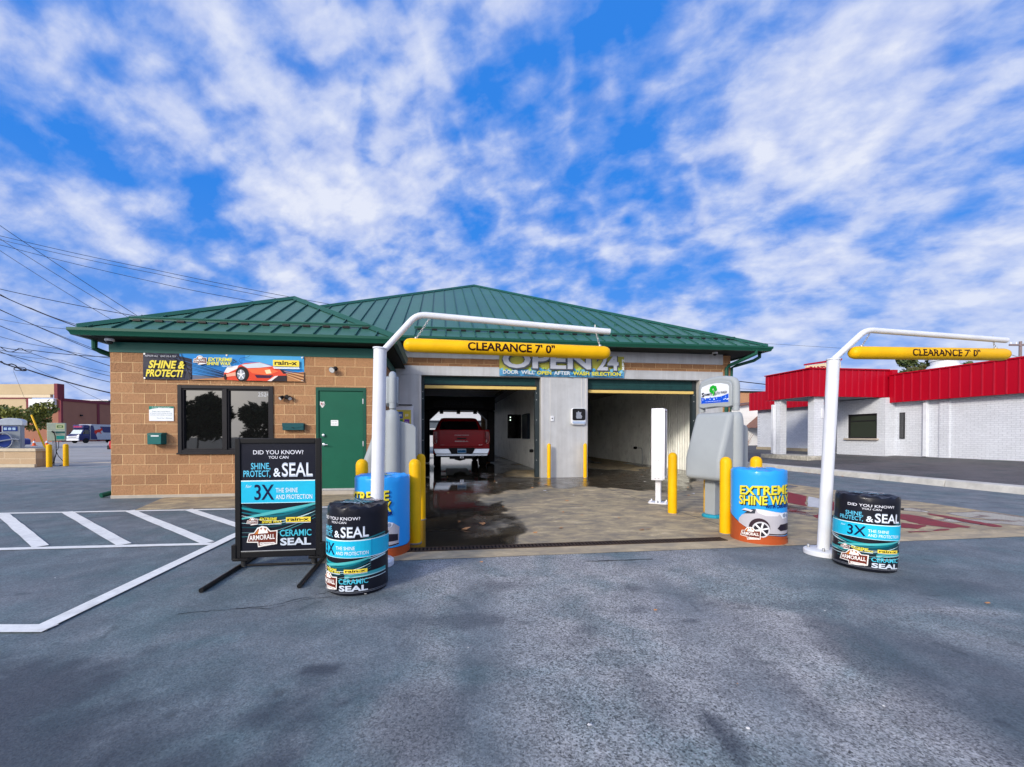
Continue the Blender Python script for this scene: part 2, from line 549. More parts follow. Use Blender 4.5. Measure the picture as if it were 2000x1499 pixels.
# ------------------------------------------------------------------ ground sheets
RNG = np.random.RandomState(11)
_LAT = RNG.rand(64, 64)
def vnoise(x, y):
    x = np.asarray(x, float); y = np.asarray(y, float)
    xi = np.floor(x).astype(int); yi = np.floor(y).astype(int)
    fx = x - xi; fy = y - yi
    fx = fx * fx * (3 - 2 * fx); fy = fy * fy * (3 - 2 * fy)
    g = lambda a, b: _LAT[a % 64, b % 64]
    return (g(xi, yi) * (1 - fx) + g(xi + 1, yi) * fx) * (1 - fy) + (g(xi, yi + 1) * (1 - fx) + g(xi + 1, yi + 1) * fx) * fy
def fbm(x, y, o=4):
    s = 0; a = 0.5; t = 0
    for k in range(o):
        s = s + a * vnoise(x * 2 ** k + 17 * k, y * 2 ** k + 9 * k); t += a; a *= 0.55
    return s / t
def sstep(a, b, x):
    t = np.clip((x - a) / (b - a), 0, 1)
    return t * t * (3 - 2 * t)
def sheet(name, xs, ys, z, attrs, m, keep=None):
    xs = np.array(xs); ys = np.array(ys)
    GX, GY = np.meshgrid(xs, ys)
    nx, ny = len(xs), len(ys)
    Z = z(GX, GY) if callable(z) else np.full(GX.shape, z)
    co = np.stack([GX.ravel(), GY.ravel(), Z.ravel()], 1)
    i = np.arange(nx * ny).reshape(ny, nx)
    q = np.stack([i[:-1, :-1].ravel(), i[:-1, 1:].ravel(), i[1:, 1:].ravel(), i[1:, :-1].ravel()], 1)
    if keep is not None:
        cx = (GX[:-1, :-1] + GX[1:, 1:]) / 2; cy = (GY[:-1, :-1] + GY[1:, 1:]) / 2
        q = q[keep(cx, cy).ravel()]
    me = bpy.data.meshes.new(name)
    me.from_pydata(co.tolist(), [], q.tolist())
    for an, fn in attrs.items():
        a = me.attributes.new(an, 'FLOAT', 'POINT')
        a.data.foreach_set('value', fn(GX, GY).ravel().astype(np.float32))
    me.materials.append(m)
    me.update()
    o = bpy.data.objects.new(name, me)
    COL.objects.link(o)
    return o
def spaced(*segs):
    out = []
    for a, b, st in segs:
        out += list(np.arange(a, b - 1e-6, st))
    out.append(segs[-1][1])
    return out

def asphalt_mat(name, sealed=(0.124, 0.152, 0.166), coarse=(0.350, 0.338, 0.318), use_attr=True, speck=1.0):
    m = bpy.data.materials.new(name); m.use_nodes = True
    t = m.node_tree; L = t.links.new
    bs = t.nodes['Principled BSDF']
    tc = N(t, 'ShaderNodeTexCoord')
    P = tc.outputs['Object']
    def noise(sc, det=5, ro=0.6, dist=0.0):
        n = N(t, 'ShaderNodeTexNoise'); n.inputs['Scale'].default_value = sc; n.inputs['Detail'].default_value = det
        n.inputs['Roughness'].default_value = ro; n.inputs['Distortion'].default_value = dist
        L(P, n.inputs['Vector']); return n.outputs[0]
    v = N(t, 'ShaderNodeTexVoronoi'); v.inputs['Scale'].default_value = 115.0; L(P, v.inputs['Vector'])
    sp = N(t, 'ShaderNodeSeparateColor'); L(v.outputs['Color'], sp.inputs[0])
    v2 = N(t, 'ShaderNodeTexVoronoi'); v2.inputs['Scale'].default_value = 150.0; L(P, v2.inputs['Vector'])
    sp2 = N(t, 'ShaderNodeSeparateColor'); L(v2.outputs['Color'], sp2.inputs[0])
    big = noise(0.55, 6, 0.6, 0.4); mid = noise(2.6, 6, 0.65, 0.3); fine = noise(38, 4, 0.7)
    if use_attr:
        at = N(t, 'ShaderNodeAttribute', attribute_name='worn'); worn = at.outputs['Fac']
        at2 = N(t, 'ShaderNodeAttribute', attribute_name='stain_vignette'); stain_vignette = at2.outputs['Fac']
    else:
        worn = ramp(t, big, [(0.4, 0.0), (0.6, 1.0)]); stain_vignette = None
    wornf = mth(t, 'ADD', worn, mth(t, 'MULTIPLY', mth(t, 'SUBTRACT', mid, 0.5), 0.9), clamp=True)
    base = mixc(t, wornf, sealed, coarse)
    base = mixc(t, ramp(t, big, [(0.35, 0.0), (0.65, 0.55)]), base, tuple(c * 1.25 for c in sealed))
    hue = noise(1.1, 4, 0.6, 0.5)
    base = mixc(t, mth(t, 'MULTIPLY', ramp(t, hue, [(0.36, 1.0), (0.5, 0.0)]), 0.45), base, (sealed[0] * 0.72, sealed[1] * 1.08, sealed[2] * 1.05))
    base = mixc(t, mth(t, 'MULTIPLY', ramp(t, hue, [(0.5, 0.0), (0.66, 1.0)]), 0.22), base, (coarse[0] * 0.74, coarse[1] * 0.70, coarse[2] * 0.78))
    k = mth(t, 'ADD', 0.56, mth(t, 'MULTIPLY', mid, 0.90))
    base = mixc(t, 1.0, base, k, 'MULTIPLY')
    # stones: lighter and darker grains, stronger where the surface is worn
    st = mth(t, 'ADD', mth(t, 'MULTIPLY', sp.outputs[0], 0.6), mth(t, 'MULTIPLY', sp2.outputs[0], 0.4))
    g = mth(t, 'ADD', mth(t, 'MULTIPLY', mth(t, 'SUBTRACT', st, 0.5), mth(t, 'ADD', 0.75 * speck, mth(t, 'MULTIPLY', wornf, 1.1 * speck))), 1.0)
    base = mixc(t, 1.0, base, g, 'MULTIPLY')
    lightstone = mth(t, 'MULTIPLY', ramp(t, sp.outputs[1], [(0.955, 0.0), (0.97, 1.0)]), mth(t, 'ADD', 0.12, mth(t, 'MULTIPLY', wornf, 0.6)))
    base = mixc(t, lightstone, base, (0.36, 0.36, 0.37))
    drip = mth(t, 'MULTIPLY', ramp(t, noise(4.3, 2, 0.5, 0.6), [(0.66, 0.0), (0.72, 1.0)]), 0.42)
    base = mixc(t, drip, base, tuple(c * 0.42 for c in sealed))
    if stain_vignette is not None:
        base = mixc(t, mth(t, 'MULTIPLY', stain_vignette, mth(t, 'ADD', 0.35, mth(t, 'MULTIPLY', mid, 0.9)), clamp=True), base, (0.030, 0.036, 0.052))
    L(base, bs.inputs['Base Color'])
    L(mth(t, 'ADD', 0.62, mth(t, 'MULTIPLY', fine, 0.25)), bs.inputs['Roughness'])
    bs.inputs['Specular IOR Level'].default_value = 0.35
    b = N(t, 'ShaderNodeBump'); b.inputs['Strength'].default_value = 0.45; b.inputs['Distance'].default_value = 0.006
    L(mth(t, 'ADD', mth(t, 'MULTIPLY', st, 0.8), fine), b.inputs['Height'])
    L(b.outputs[0], bs.inputs['Normal'])
    return m
ASPH = asphalt_mat('asphalt')

def worn_fn(x, y):
    n = fbm(x * 0.9 + 5, y * 0.9, 4) - 0.5
    n2 = fbm(x * 0.35 + 3, y * 0.35 + 8, 3) - 0.5
    lane = sstep(-0.75, -0.25, x + n * 1.3) * (1 - sstep(1.75, 2.35, x + n * 1.0 - 0.08 * (y - 2)))
    tr = np.exp(-((x + 0.12 + n * 0.5) / 0.22) ** 2) + np.exp(-((x - 1.42 + n * 0.6 - 0.04 * (y - 2.5)) / 0.26) ** 2)
    lane = lane * (1 - 0.85 * np.clip(tr, 0, 1) * sstep(0.35, 0.62, fbm(x * 1.3, y * 0.5 + 2, 3) + 0.12))
    far = sstep(9, 14, y) * sstep(-6, -14, x)
    lane = lane * (1 - sstep(5.2, 7, y))
    rest = np.clip(0.10 + n2 * 0.9, 0, 1) * 0.4
    def band(p, q, wd, jit):
        dx, dy = q[0] - p[0], q[1] - p[1]; l2 = dx * dx + dy * dy
        t = np.clip(((x - p[0]) * dx + (y - p[1]) * dy) / l2, -.4, 1.6)
        return np.exp(-((np.hypot(x - p[0] - t * dx, y - p[1] - t * dy) + n * jit) / wd) ** 2)
    side = 0.50 * band((2.03, 3.34), (3.24, 2.5), .30, .5) + 0.75 * np.exp(-(((x - 3.35) / .38) ** 2 + ((y - 2.9 + .12 * (x - 3.3)) / .07) ** 2)) + .5 * np.exp(-(((x + .95) / .3) ** 2 + ((y - 2.92) / .12) ** 2)) + .5 * np.exp(-(((x + .35) / .5) ** 2 + ((y - 3.35) / .2) ** 2)) + .55 * np.exp(-(((y - 3.75) / .22) ** 2)) * sstep(-.9, -.3, x) * sstep(3.2, 2.4, x)
    return np.clip(np.maximum(lane * 0.95, rest) + far * 0.7 + side, 0, 1)
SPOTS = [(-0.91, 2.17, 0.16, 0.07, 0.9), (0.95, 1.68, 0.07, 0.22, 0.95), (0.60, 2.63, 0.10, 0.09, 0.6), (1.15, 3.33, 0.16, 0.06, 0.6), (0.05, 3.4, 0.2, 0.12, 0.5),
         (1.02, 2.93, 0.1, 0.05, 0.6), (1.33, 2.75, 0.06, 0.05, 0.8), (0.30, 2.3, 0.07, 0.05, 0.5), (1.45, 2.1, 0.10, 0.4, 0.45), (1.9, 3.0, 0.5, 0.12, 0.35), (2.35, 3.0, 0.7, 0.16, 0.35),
         (0.42, 1.4, 0.16, 0.2, 0.6), (-0.2, 2.75, 0.35, 0.13, 0.55), (2.6, 2.35, 0.25, 0.5, 0.4), (2.0, 1.9, 0.3, 0.3, 0.3), (2.15, 2.35, 0.28, 0.75, 0.55), (-2.6, 1.5, 2.2, .85, .85), (-1.3, 1.25, 1.1, .6, .8), (2.5, 1.5, .7, .8, .45), (.75, 2.0, .12, .3, .4), (-.3, 1.75, .35, .3, .5), (3.6, 3.4, .8, .25, .45)]  # broad near-corner ellipses paint vignette darkening into the asphalt; the rest are stains
def stain_vignette_fn(x, y):
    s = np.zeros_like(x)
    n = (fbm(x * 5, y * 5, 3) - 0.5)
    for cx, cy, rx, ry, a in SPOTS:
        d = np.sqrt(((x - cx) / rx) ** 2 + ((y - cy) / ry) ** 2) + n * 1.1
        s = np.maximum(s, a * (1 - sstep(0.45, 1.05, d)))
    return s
gx = spaced((-600, -120, 60), (-120, -30, 10), (-30, -10, 1.0), (-10, -3, 0.2), (-3, 4.5, 0.05), (4.5, 12, 0.2), (12, 40, 1.5), (40, 120, 10), (120, 600, 60))
gy = spaced((-300, -30, 30), (-30, 0.4, 3), (0.4, 5.2, 0.05), (5.2, 9, 0.2), (9, 30, 1.0), (30, 120, 8), (120, 900, 60))
tag(sheet('ground', gx, gy, 0.0, {'worn': worn_fn, 'stain_vignette': stain_vignette_fn}, ASPH), kind='structure')

# the wash's concrete, wet in and before the bays
def concrete_mat():
    m = bpy.data.materials.new('concrete_wet'); m.use_nodes = True
    t = m.node_tree; L = t.links.new
    bs = t.nodes['Principled BSDF']
    tc = N(t, 'ShaderNodeTexCoord'); P = tc.outputs['Object']
    mp = N(t, 'ShaderNodeMapping'); mp.inputs['Scale'].default_value = (0.85, 1.35, 1); L(P, mp.inputs[0])
    def noise(sc, det=6, ro=0.62, dist=0.3, v=None):
        n = N(t, 'ShaderNodeTexNoise'); n.inputs['Scale'].default_value = sc; n.inputs['Detail'].default_value = det
        n.inputs['Roughness'].default_value = ro; n.inputs['Distortion'].default_value = dist
        L(v or P, n.inputs['Vector']); return n.outputs[0]
    a = noise(0.8, 7, 0.65, 0.8, mp.outputs[0]); b = noise(3.5, 7, 0.68, 0.5, mp.outputs[0]); c = noise(60, 3, 0.6, 0)
    dry = mixc(t, ramp(t, a, [(0.36, 0.0), (0.64, 1.0)]), (0.52, 0.405, 0.225), (0.40, 0.315, 0.19))
    dry = mixc(t, ramp(t, b, [(0.42, 0.0), (0.60, 0.85)]), dry, (0.215, 0.182, 0.135))
    dry = mixc(t, ramp(t, b, [(0.30, 0.8), (0.42, 0.0)]), dry, (0.68, 0.56, 0.37))
    dry = mixc(t, ramp(t, noise(5.2, 3, 0.5, 1.5), [(0.70, 0.0), (0.75, 0.8)]), dry, (0.06, 0.055, 0.05))
    dry = mixc(t, 1.0, dry, mth(t, 'ADD', 0.85, mth(t, 'MULTIPLY', c, 0.3)), 'MULTIPLY')
    sy = N(t, 'ShaderNodeSeparateXYZ'); L(P, sy.inputs[0])
    edge = mth(t, 'MULTIPLY', mth(t, 'LESS_THAN', sy.outputs[1], -4.57), 0.35)
    dry = mixc(t, edge, dry, (0.52, 0.42, 0.28))
    jx = mth(t, 'LESS_THAN', mth(t, 'ABSOLUTE', mth(t, 'SUBTRACT', sy.outputs[0], 10.35)), 0.012)
    jy = mth(t, 'LESS_THAN', mth(t, 'ABSOLUTE', mth(t, 'SUBTRACT', sy.outputs[1], 0.55)), 0.012)
    dry = mixc(t, mth(t, 'MULTIPLY', mth(t, 'MAXIMUM', jx, jy), 0.7), dry, (0.06, 0.05, 0.04))
    at = N(t, 'ShaderNodeAttribute', attribute_name='wet')
    wet = mth(t, 'ADD', at.outputs['Fac'], mth(t, 'MULTIPLY', mth(t, 'SUBTRACT', noise(2.4, 7, 0.6, 0.6), 0.5), 0.55))
    damp = ramp(t, wet, [(0.33, 0.0), (0.52, 1.0)])
    pool = ramp(t, wet, [(0.54, 0.0), (0.80, 1.0)])
    dk = mixc(t, ramp(t, b, [(0.35, 0.0), (0.65, 1.0)]), (0.105, 0.078, 0.044), (0.050, 0.040, 0.028))
    dk = mixc(t, mth(t, 'MULTIPLY', pool, 0.75), dk, (0.020, 0.017, 0.013))
    col = mixc(t, damp, dry, dk)
    L(col, bs.inputs['Base Color'])
    r = mth(t, 'SUBTRACT', 0.78, mth(t, 'MULTIPLY', damp, 0.48))
    r = mth(t, 'SUBTRACT', r, mth(t, 'MULTIPLY', pool, 0.27), clamp=True)
    L(r, bs.inputs['Roughness'])
    L(mth(t, 'ADD', 0.4, mth(t, 'MULTIPLY', pool, 0.35)), bs.inputs['Specular IOR Level'])
    bp = N(t, 'ShaderNodeBump'); bp.inputs['Distance'].default_value = 0.01
    rip = noise(9, 3, 0.5, 0.4, mp.outputs[0])
    L(mth(t, 'ADD', mth(t, 'MULTIPLY', c, mth(t, 'SUBTRACT', 1.0, pool)), mth(t, 'MULTIPLY', rip, mth(t, 'MULTIPLY', pool, 0.8))), bp.inputs['Height'])
    L(mth(t, 'SUBTRACT', 0.35, mth(t, 'MULTIPLY', pool, 0.29)), bp.inputs['Strength'])
    L(bp.outputs[0], bs.inputs['Normal'])
    return m
def wet_fn(u, v):
    n = fbm(u * 1.5 + 2, v * 1.1 + 7, 4) - 0.5
    vb = np.interp(v, [-4.9, -4.5, -3.8, -2.4, -1.2, -0.4, 0.1, 0.4], [7.5, 7.5, 7.55, 7.75, 7.3, 7.5, 8.0, 8.6])
    a = sstep(0.30, -0.30, u - vb + n * 1.7) * sstep(5.9, 6.3, u) * sstep(-4.62, -4.52, v)
    vv = np.interp(u, [5, 8.3, 9.5, 10.6, 10.9, 11.7, 12.4, 12.8, 13.6, 14.5], [0.3, 0.35, 0.40, 0.25, -0.5, -0.65, -0.25, 0.8, 1.2, 0.8])
    b = sstep(-0.22, 0.22, v - vv + n * 1.3)
    p = sstep(0.50, 0.60, fbm(u * 0.75 + 31, v * 1.0 + 3, 4) + 0.05) * sstep(11.8, 12.3, u) * sstep(15.6, 15.1, u) * sstep(-4.7, -4.4, v) * sstep(0.9, 0.2, v)
    inside = sstep(2.6, 3.2, v)
    dryin = sstep(0.50, 0.58, fbm(u * 0.6 + 3, v * 0.3, 3)) * inside * 0.35
    return np.clip(np.maximum(np.maximum(a * (0.94 - 0.30 * sstep(6.7, 7.5, u) - 0.26 * sstep(.5, .62, fbm(u * 2.2 + 9, v * .9 + 4, 4)) * sstep(6.5, 6.9, u) * sstep(0.2, -0.6, v)), b * (0.62 + 0.3 * sstep(1.2, 3.2, v) * sstep(9.2, 8.2, u)) - dryin), p * 0.85), 0, 1)
CONC = concrete_mat()
pu_ = spaced((5.3, 15.4, 0.07))
pv_ = spaced((-4.86, 3.0, 0.07), (3.0, 20.4, 0.3))
def conc_keep(u, v):
    k = (u > 5.3) & (v < 2.9)
    k |= (u > 5.5) & (v >= 2.9)
    return k
pav = sheet('pavement', pu_, pv_, 0.004, {'wet': wet_fn}, CONC, conc_keep)
pav.location = (OX, OY, 0); pav.rotation_euler = (0, 0, TH)
tag(pav, kind='structure')
wk = MB()
wk.add([(0.95, 0.0, .0045), (1.40, -1.46, .0045), (5.299, -1.46, .0045), (5.299, 0.0, .0045)], [(0, 1, 2, 3)], CONC)
tag(wk.build('walkway', None, smooth=0, loc=(OX, OY, 0), rot=(0, 0, TH)), kind='structure')

# painted lines
PAINT = mat('line_paint', (0.80, 0.80, 0.76), 0.7, var=0.10, scale=14, dirt=0.5, bump=0.2, bscale=60)
pm = MB()
def stripe(p, q, wd=0.10, z=0.006):
    p = Vector((p[0], p[1], 0)); q = Vector((q[0], q[1], 0))
    d = (q - p).normalized(); n_ = Vector((-d.y, d.x, 0)) * wd / 2
    k = max(2, int((q - p).length / 0.25))
    vs = []
    for i in range(k + 1):
        c = p + (q - p) * i / k
        vs += [c + n_ * (1 + random.uniform(-.06, .06)) + Vector((0, 0, z)), c - n_ * (1 + random.uniform(-.06, .06)) + Vector((0, 0, z))]
    pm.add(vs, [(2 * i, 2 * i + 1, 2 * i + 3, 2 * i + 2) for i in range(k)], PAINT)
stripe((-14, 5.84), (-4.385, 6.93), 0.10)
stripe((-4.385, 6.93), (-2.2, 7.20), 0.10)
stripe((-14, 3.62), (-3.25, 4.69), 0.10, 0.0075)
for a, b in (((-9.6, 6.40), (-6.1, 4.48)), ((-7.85, 6.52), (-5.08, 4.58)), ((-6.96, 6.66), (-4.22, 4.66)), ((-6.05, 6.78), (-3.32, 4.74)), ((-5.15, 6.88), (-3.05, 5.27))):
    stripe(a, b, 0.13, 0.009)
stripe((-8, 2.58), (-2.86, 2.625), 0.11, 0.0105)
stripe((-2.92, 2.60), (-3.22, 5.04), 0.12, 0.012)
stripe((-3.22, 5.04), (-3.42, 7.02), 0.12, 0.012)
tag(pm.build('parking_markings', smooth=0), kind='structure')


# worn red paint on the right lane's concrete
RPAINT = mat('red_ground_paint', (.22, .002, .005), .42, var=.30, scale=9, dirt=.45, spec=.15)
WPAINT = mat('white_ground_paint', (.60, .60, .58), .5, var=.15, scale=9, dirt=.7)
rp = MB()
def patch(pts, mt, z):
    out = []
    for i in range(len(pts)):
        a, b = pts[i], pts[(i + 1) % len(pts)]
        for k in range(4):
            f = k / 4
            out.append((a[0] + (b[0] - a[0]) * f + random.uniform(-.02, .02), a[1] + (b[1] - a[1]) * f + random.uniform(-.03, .03), z))
    rp.add(out, [tuple(range(len(out)))], mt)
for k, (mt, pts) in enumerate(((RPAINT, [(14.08, -.85), (13.92, -1.52), (12.85, -2.6), (12.86, -2.16)]), (WPAINT, [(13.93, -1.55), (13.85, -1.92), (12.92, -2.81), (12.86, -2.63)]), (RPAINT, [(13.85, -1.95), (13.76, -2.3), (12.92, -3.05), (12.92, -2.84)]),
                 (RPAINT, [(13.72, -3.38), (13.81, -3.56), (13.66, -4.0), (13.63, -4.36), (13.28, -4.37), (13.13, -4.13), (13.28, -3.73)]), (RPAINT, [(14.18, -3.44), (14.24, -3.66), (14.19, -3.99), (14.13, -4.36), (13.93, -4.39), (13.97, -4.03), (14.08, -3.55)]),
                 (RPAINT, [(13.0, -3.95), (13.14, -4.2), (12.77, -4.34), (12.64, -4.23)]), (RPAINT, [(12.47, -4.47), (13.18, -4.42), (12.87, -4.5), (12.44, -4.53)]), (RPAINT, [(12.15, -2.95), (12.45, -2.85), (12.21, -3.01)]), (RPAINT, [(12.23, -3.35), (12.55, -3.18), (12.16, -3.62), (12.1, -3.54)]))):
    patch(pts, mt, .0075)
o_ = rp.build('ground_paint', None, smooth=0, loc=(OX, OY, 0), rot=(0, 0, TH))
tag(o_, kind='structure')

# kerb and raised lot on the far side of the drive
KERB = mat('kerb_concrete', (0.50, 0.49, 0.46), 0.8, var=0.18, scale=3, dirt=0.5, bump=0.4, bscale=30)
km = MB()
M_ = Matrix.Translation((OX, OY, 0)) @ Matrix.Rotation(TH, 4, 'Z')
vv = [-14 + 1.5 * i for i in range(20)]
for i in range(19):
    a, b = vv[i], vv[i + 1] - 0.012
    km.prism([(18.68, -0.02), (18.72, 0.145), (18.75, 0.165), (19.0, 0.17), (19.0, -0.02)], a, b, KERB, 'y', M_)
tag(km.build('kerb', bevel=0.008), kind='structure')
LOT = asphalt_mat('old_asphalt', (0.075, 0.073, 0.072), (0.12, 0.115, 0.11), False, 0.6)
lot = sheet('side_lot', spaced((19.0, 26, 0.5), (26, 60, 6)), spaced((-16, 40, 1.0)), lambda x, y: 0.155 + np.clip((x - 19) / 6, 0, 1) * 0.27, {}, LOT)
lot.location = (OX, OY, 0); lot.rotation_euler = (0, 0, TH)
tag(lot, kind='structure')
STREET = mat('street_concrete', (0.36, 0.35, 0.33), 0.85, var=0.12, scale=0.6, dirt=0.3)
sm = MB()
sm.add([(-160, 16.2, .004), (-60, 16.2, .004), (-8.6, 17.4, .004), (-3, 110, .004), (-160, 110, .004)], [(0, 1, 2, 3, 4)], STREET)
tag(sm.build('street', smooth=0), kind='structure')
pl = MB()
YEL = mat('yellow_line', (0.55, 0.45, 0.30), 0.7, dirt=0.4)
for y in (17.9, 20.6, 24.5, 33.0):
    pl.box(-70, -11, y, y + 0.22, 0.0, 0.010, mat('worn_joint', (0.22, 0.21, 0.20), 0.8))
pl.box(-70, -12, 18.9, 19.2, 0.0, 0.012, YEL)
tag(pl.build('street_markings', smooth=0), kind='structure')
ck = MB()
CRK = mat('crack', (0.025, 0.028, 0.035), 0.9)
def crack(pts, wd=0.008):
    A_ = []
    for i in range(len(pts) - 1):
        for k in range(6):
            f = k / 6
            A_.append((pts[i][0] * (1 - f) + pts[i + 1][0] * f + random.uniform(-.012, .012), pts[i][1] * (1 - f) + pts[i + 1][1] * f + random.uniform(-.012, .012)))
    A_.append(pts[-1])
    vs = []
    for i, p in enumerate(A_):
        wdi = wd * random.uniform(0.4, 1.2)
        vs += [(p[0], p[1] + wdi / 2, .0035), (p[0], p[1] - wdi / 2, .0035)]
    ck.add(vs, [(2 * i, 2 * i + 1, 2 * i + 3, 2 * i + 2) for i in range(len(A_) - 1)], CRK)
crack([(-2.2, 2.85), (-1.9, 2.93), (-1.62, 3.0), (-1.38, 3.2), (-1.2, 3.42)])
crack([(-1.85, 2.94), (-1.6, 2.95), (-1.45, 3.1), (-1.25, 3.15)], 0.006)
crack([(-8, 5.6), (-6.4, 6.0), (-5.9, 6.35), (-5.2, 6.45)], 0.012)
crack([(-16, 11.2), (-12, 10.9), (-8.4, 11.0)], 0.03)
crack([(0.9, 4.05), (1.6, 4.12)], 0.02)
tag(ck.build('pavement_cracks', smooth=0), kind='structure')

# ------------------------------------------------------------------ shared materials
def brick_mat(name, ax, bw, rh, mort, c1, c2, cm, zoff=0.0, bump=0.9, nb=0.5, nscale=22, rough=0.85, uoff=0.0, dirtc=None):
    m = bpy.data.materials.new(name); m.use_nodes = True
    t = m.node_tree; L = t.links.new
    bs = t.nodes['Principled BSDF']
    tc = N(t, 'ShaderNodeTexCoord'); sp = N(t, 'ShaderNodeSeparateXYZ'); L(tc.outputs['Object'], sp.inputs[0])
    cb = N(t, 'ShaderNodeCombineXYZ')
    L(mth(t, 'ADD', sp.outputs[ax], uoff), cb.inputs[0]); L(mth(t, 'ADD', sp.outputs[2], zoff), cb.inputs[1])
    br = N(t, 'ShaderNodeTexBrick'); L(cb.outputs[0], br.inputs['Vector'])
    br.offset = 0.5
    br.inputs['Scale'].default_value = 1.0
    br.inputs['Brick Width'].default_value = bw; br.inputs['Row Height'].default_value = rh
    br.inputs['Mortar Size'].default_value = mort; br.inputs['Mortar Smooth'].default_value = 0.25
    br.inputs['Bias'].default_value = 0.0
    br.inputs['Color1'].default_value = c1 + (1,); br.inputs['Color2'].default_value = c2 + (1,); br.inputs['Mortar'].default_value = cm + (1,)
    n = N(t, 'ShaderNodeTexNoise'); n.inputs['Scale'].default_value = nscale; n.inputs['Detail'].default_value = 6; n.inputs['Roughness'].default_value = 0.68
    L(tc.outputs['Object'], n.inputs['Vector'])
    n2 = N(t, 'ShaderNodeTexNoise'); n2.inputs['Scale'].default_value = 1.4; n2.inputs['Detail'].default_value = 6
    L(tc.outputs['Object'], n2.inputs['Vector'])
    k = mth(t, 'ADD', 0.66, mth(t, 'ADD', mth(t, 'MULTIPLY', n.outputs[0], 0.44), mth(t, 'MULTIPLY', n2.outputs[0], 0.24)))
    col = mixc(t, 1.0, br.outputs['Color'], k, 'MULTIPLY')
    if dirtc:
        g = mth(t, 'MULTIPLY', ramp(t, sp.outputs[2], [(0.0, 1.0), (0.14, 0.0)]), ramp(t, n2.outputs[0], [(0.35, 0.0), (0.6, 1.0)]))
        col = mixc(t, mth(t, 'MULTIPLY', g, 0.7), col, dirtc)
    L(col, bs.inputs['Base Color'])
    bs.inputs['Roughness'].default_value = rough
    b = N(t, 'ShaderNodeBump'); b.inputs['Strength'].default_value = bump; b.inputs['Distance'].default_value = 0.03
    h = mth(t, 'MULTIPLY', mth(t, 'SUBTRACT', 1.0, br.outputs['Fac']), mth(t, 'ADD', 1 - nb, mth(t, 'MULTIPLY', n.outputs[0], nb * 1.6)))
    L(h, b.inputs['Height']); L(b.outputs[0], bs.inputs['Normal'])
    return m
BK = dict(bw=0.4064, rh=0.2032, mort=0.0048, c1=(0.44, 0.232, 0.108), c2=(0.33, 0.166, 0.076), cm=(0.78, 0.54, 0.28), zoff=0.2032 - 0.06, nb=0.75)
BRX = brick_mat('split_face_block', 0, **BK)
BRY = brick_mat('split_face_block_return', 1, **BK)
GREEN = mat('green_metal', (0.012, 0.082, 0.055), 0.38, var=0.06, scale=2.5, dirt=0.12, rvar=0.12)
ROOFG = mat('green_roof_metal', (0.046, 0.136, 0.104), 0.36, var=0.14, scale=0.9, dirt=0.22, rvar=0.15, streak=0.0)
RIBG = mat('green_rib', (0.025, 0.105, 0.080), 0.4, var=0.06)
FASC = mat('green_fascia', (0.020, 0.110, 0.090), 0.45, var=0.06, scale=1.5)
SOFF = mat('dark_soffit', (0.018, 0.022, 0.020), 0.7)
STEEL = mat('stainless', (0.56, 0.57, 0.57), 0.45, 0.30, var=0.10, scale=1.3, rvar=0.2, dirt=0.22, bump=0.05, bscale=8, streak=0.22)
STEEL2 = mat('stainless_trim', (0.58, 0.57, 0.55), 0.38, 0.35, var=0.06, scale=2)
DARK = mat('dark_frame', (0.016, 0.015, 0.018), 0.45, var=0.1)
BLACK = mat('black_plastic', (0.012, 0.012, 0.014), 0.5, var=0.1)
WHITE = mat('white_paint', (0.70, 0.72, 0.76), 0.35, var=0.05, scale=5, dirt=0.16, rvar=0.1)
YELLOW = mat('yellow_plastic', (0.84, 0.46, 0.003), 0.42, var=0.06, scale=6, dirt=0.20, rvar=0.1)
GREYP = mat('grey_moulded_plastic', (0.33, 0.36, 0.375), 0.45, var=0.04, scale=3, dirt=0.10, bump=0.03, bscale=120)
CHROME = mat('chrome', (0.75, 0.77, 0.8), 0.12, 1.0, var=0.02)
GALV = mat('galvanised', (0.45, 0.46, 0.47), 0.5, 0.7, var=0.12, scale=8)
RUBBER = mat('rubber', (0.014, 0.014, 0.015), 0.75, var=0.15)
def glass_mat(name, base, ior=1.7, rough=0.02):
    m = bpy.data.materials.new(name); m.use_nodes = True
    t = m.node_tree; bs = t.nodes['Principled BSDF']
    bs.inputs['Base Color'].default_value = base + (1,)
    bs.inputs['IOR'].default_value = ior
    bs.inputs['Roughness'].default_value = rough
    n = N(t, 'ShaderNodeTexNoise'); n.inputs['Scale'].default_value = 1.6
    tc = N(t, 'ShaderNodeTexCoord'); t.links.new(tc.outputs['Object'], n.inputs['Vector'])
    b = N(t, 'ShaderNodeBump'); b.inputs['Strength'].default_value = 0.02; b.inputs['Distance'].default_value = 0.02
    t.links.new(n.outputs[0], b.inputs['Height']); t.links.new(b.outputs[0], bs.inputs['Normal'])
    return m
TINT = glass_mat('tinted_glass', (0.006, 0.006, 0.006), 2.0)
AUTOG = glass_mat('car_glass', (0.008, 0.010, 0.012), 1.6)

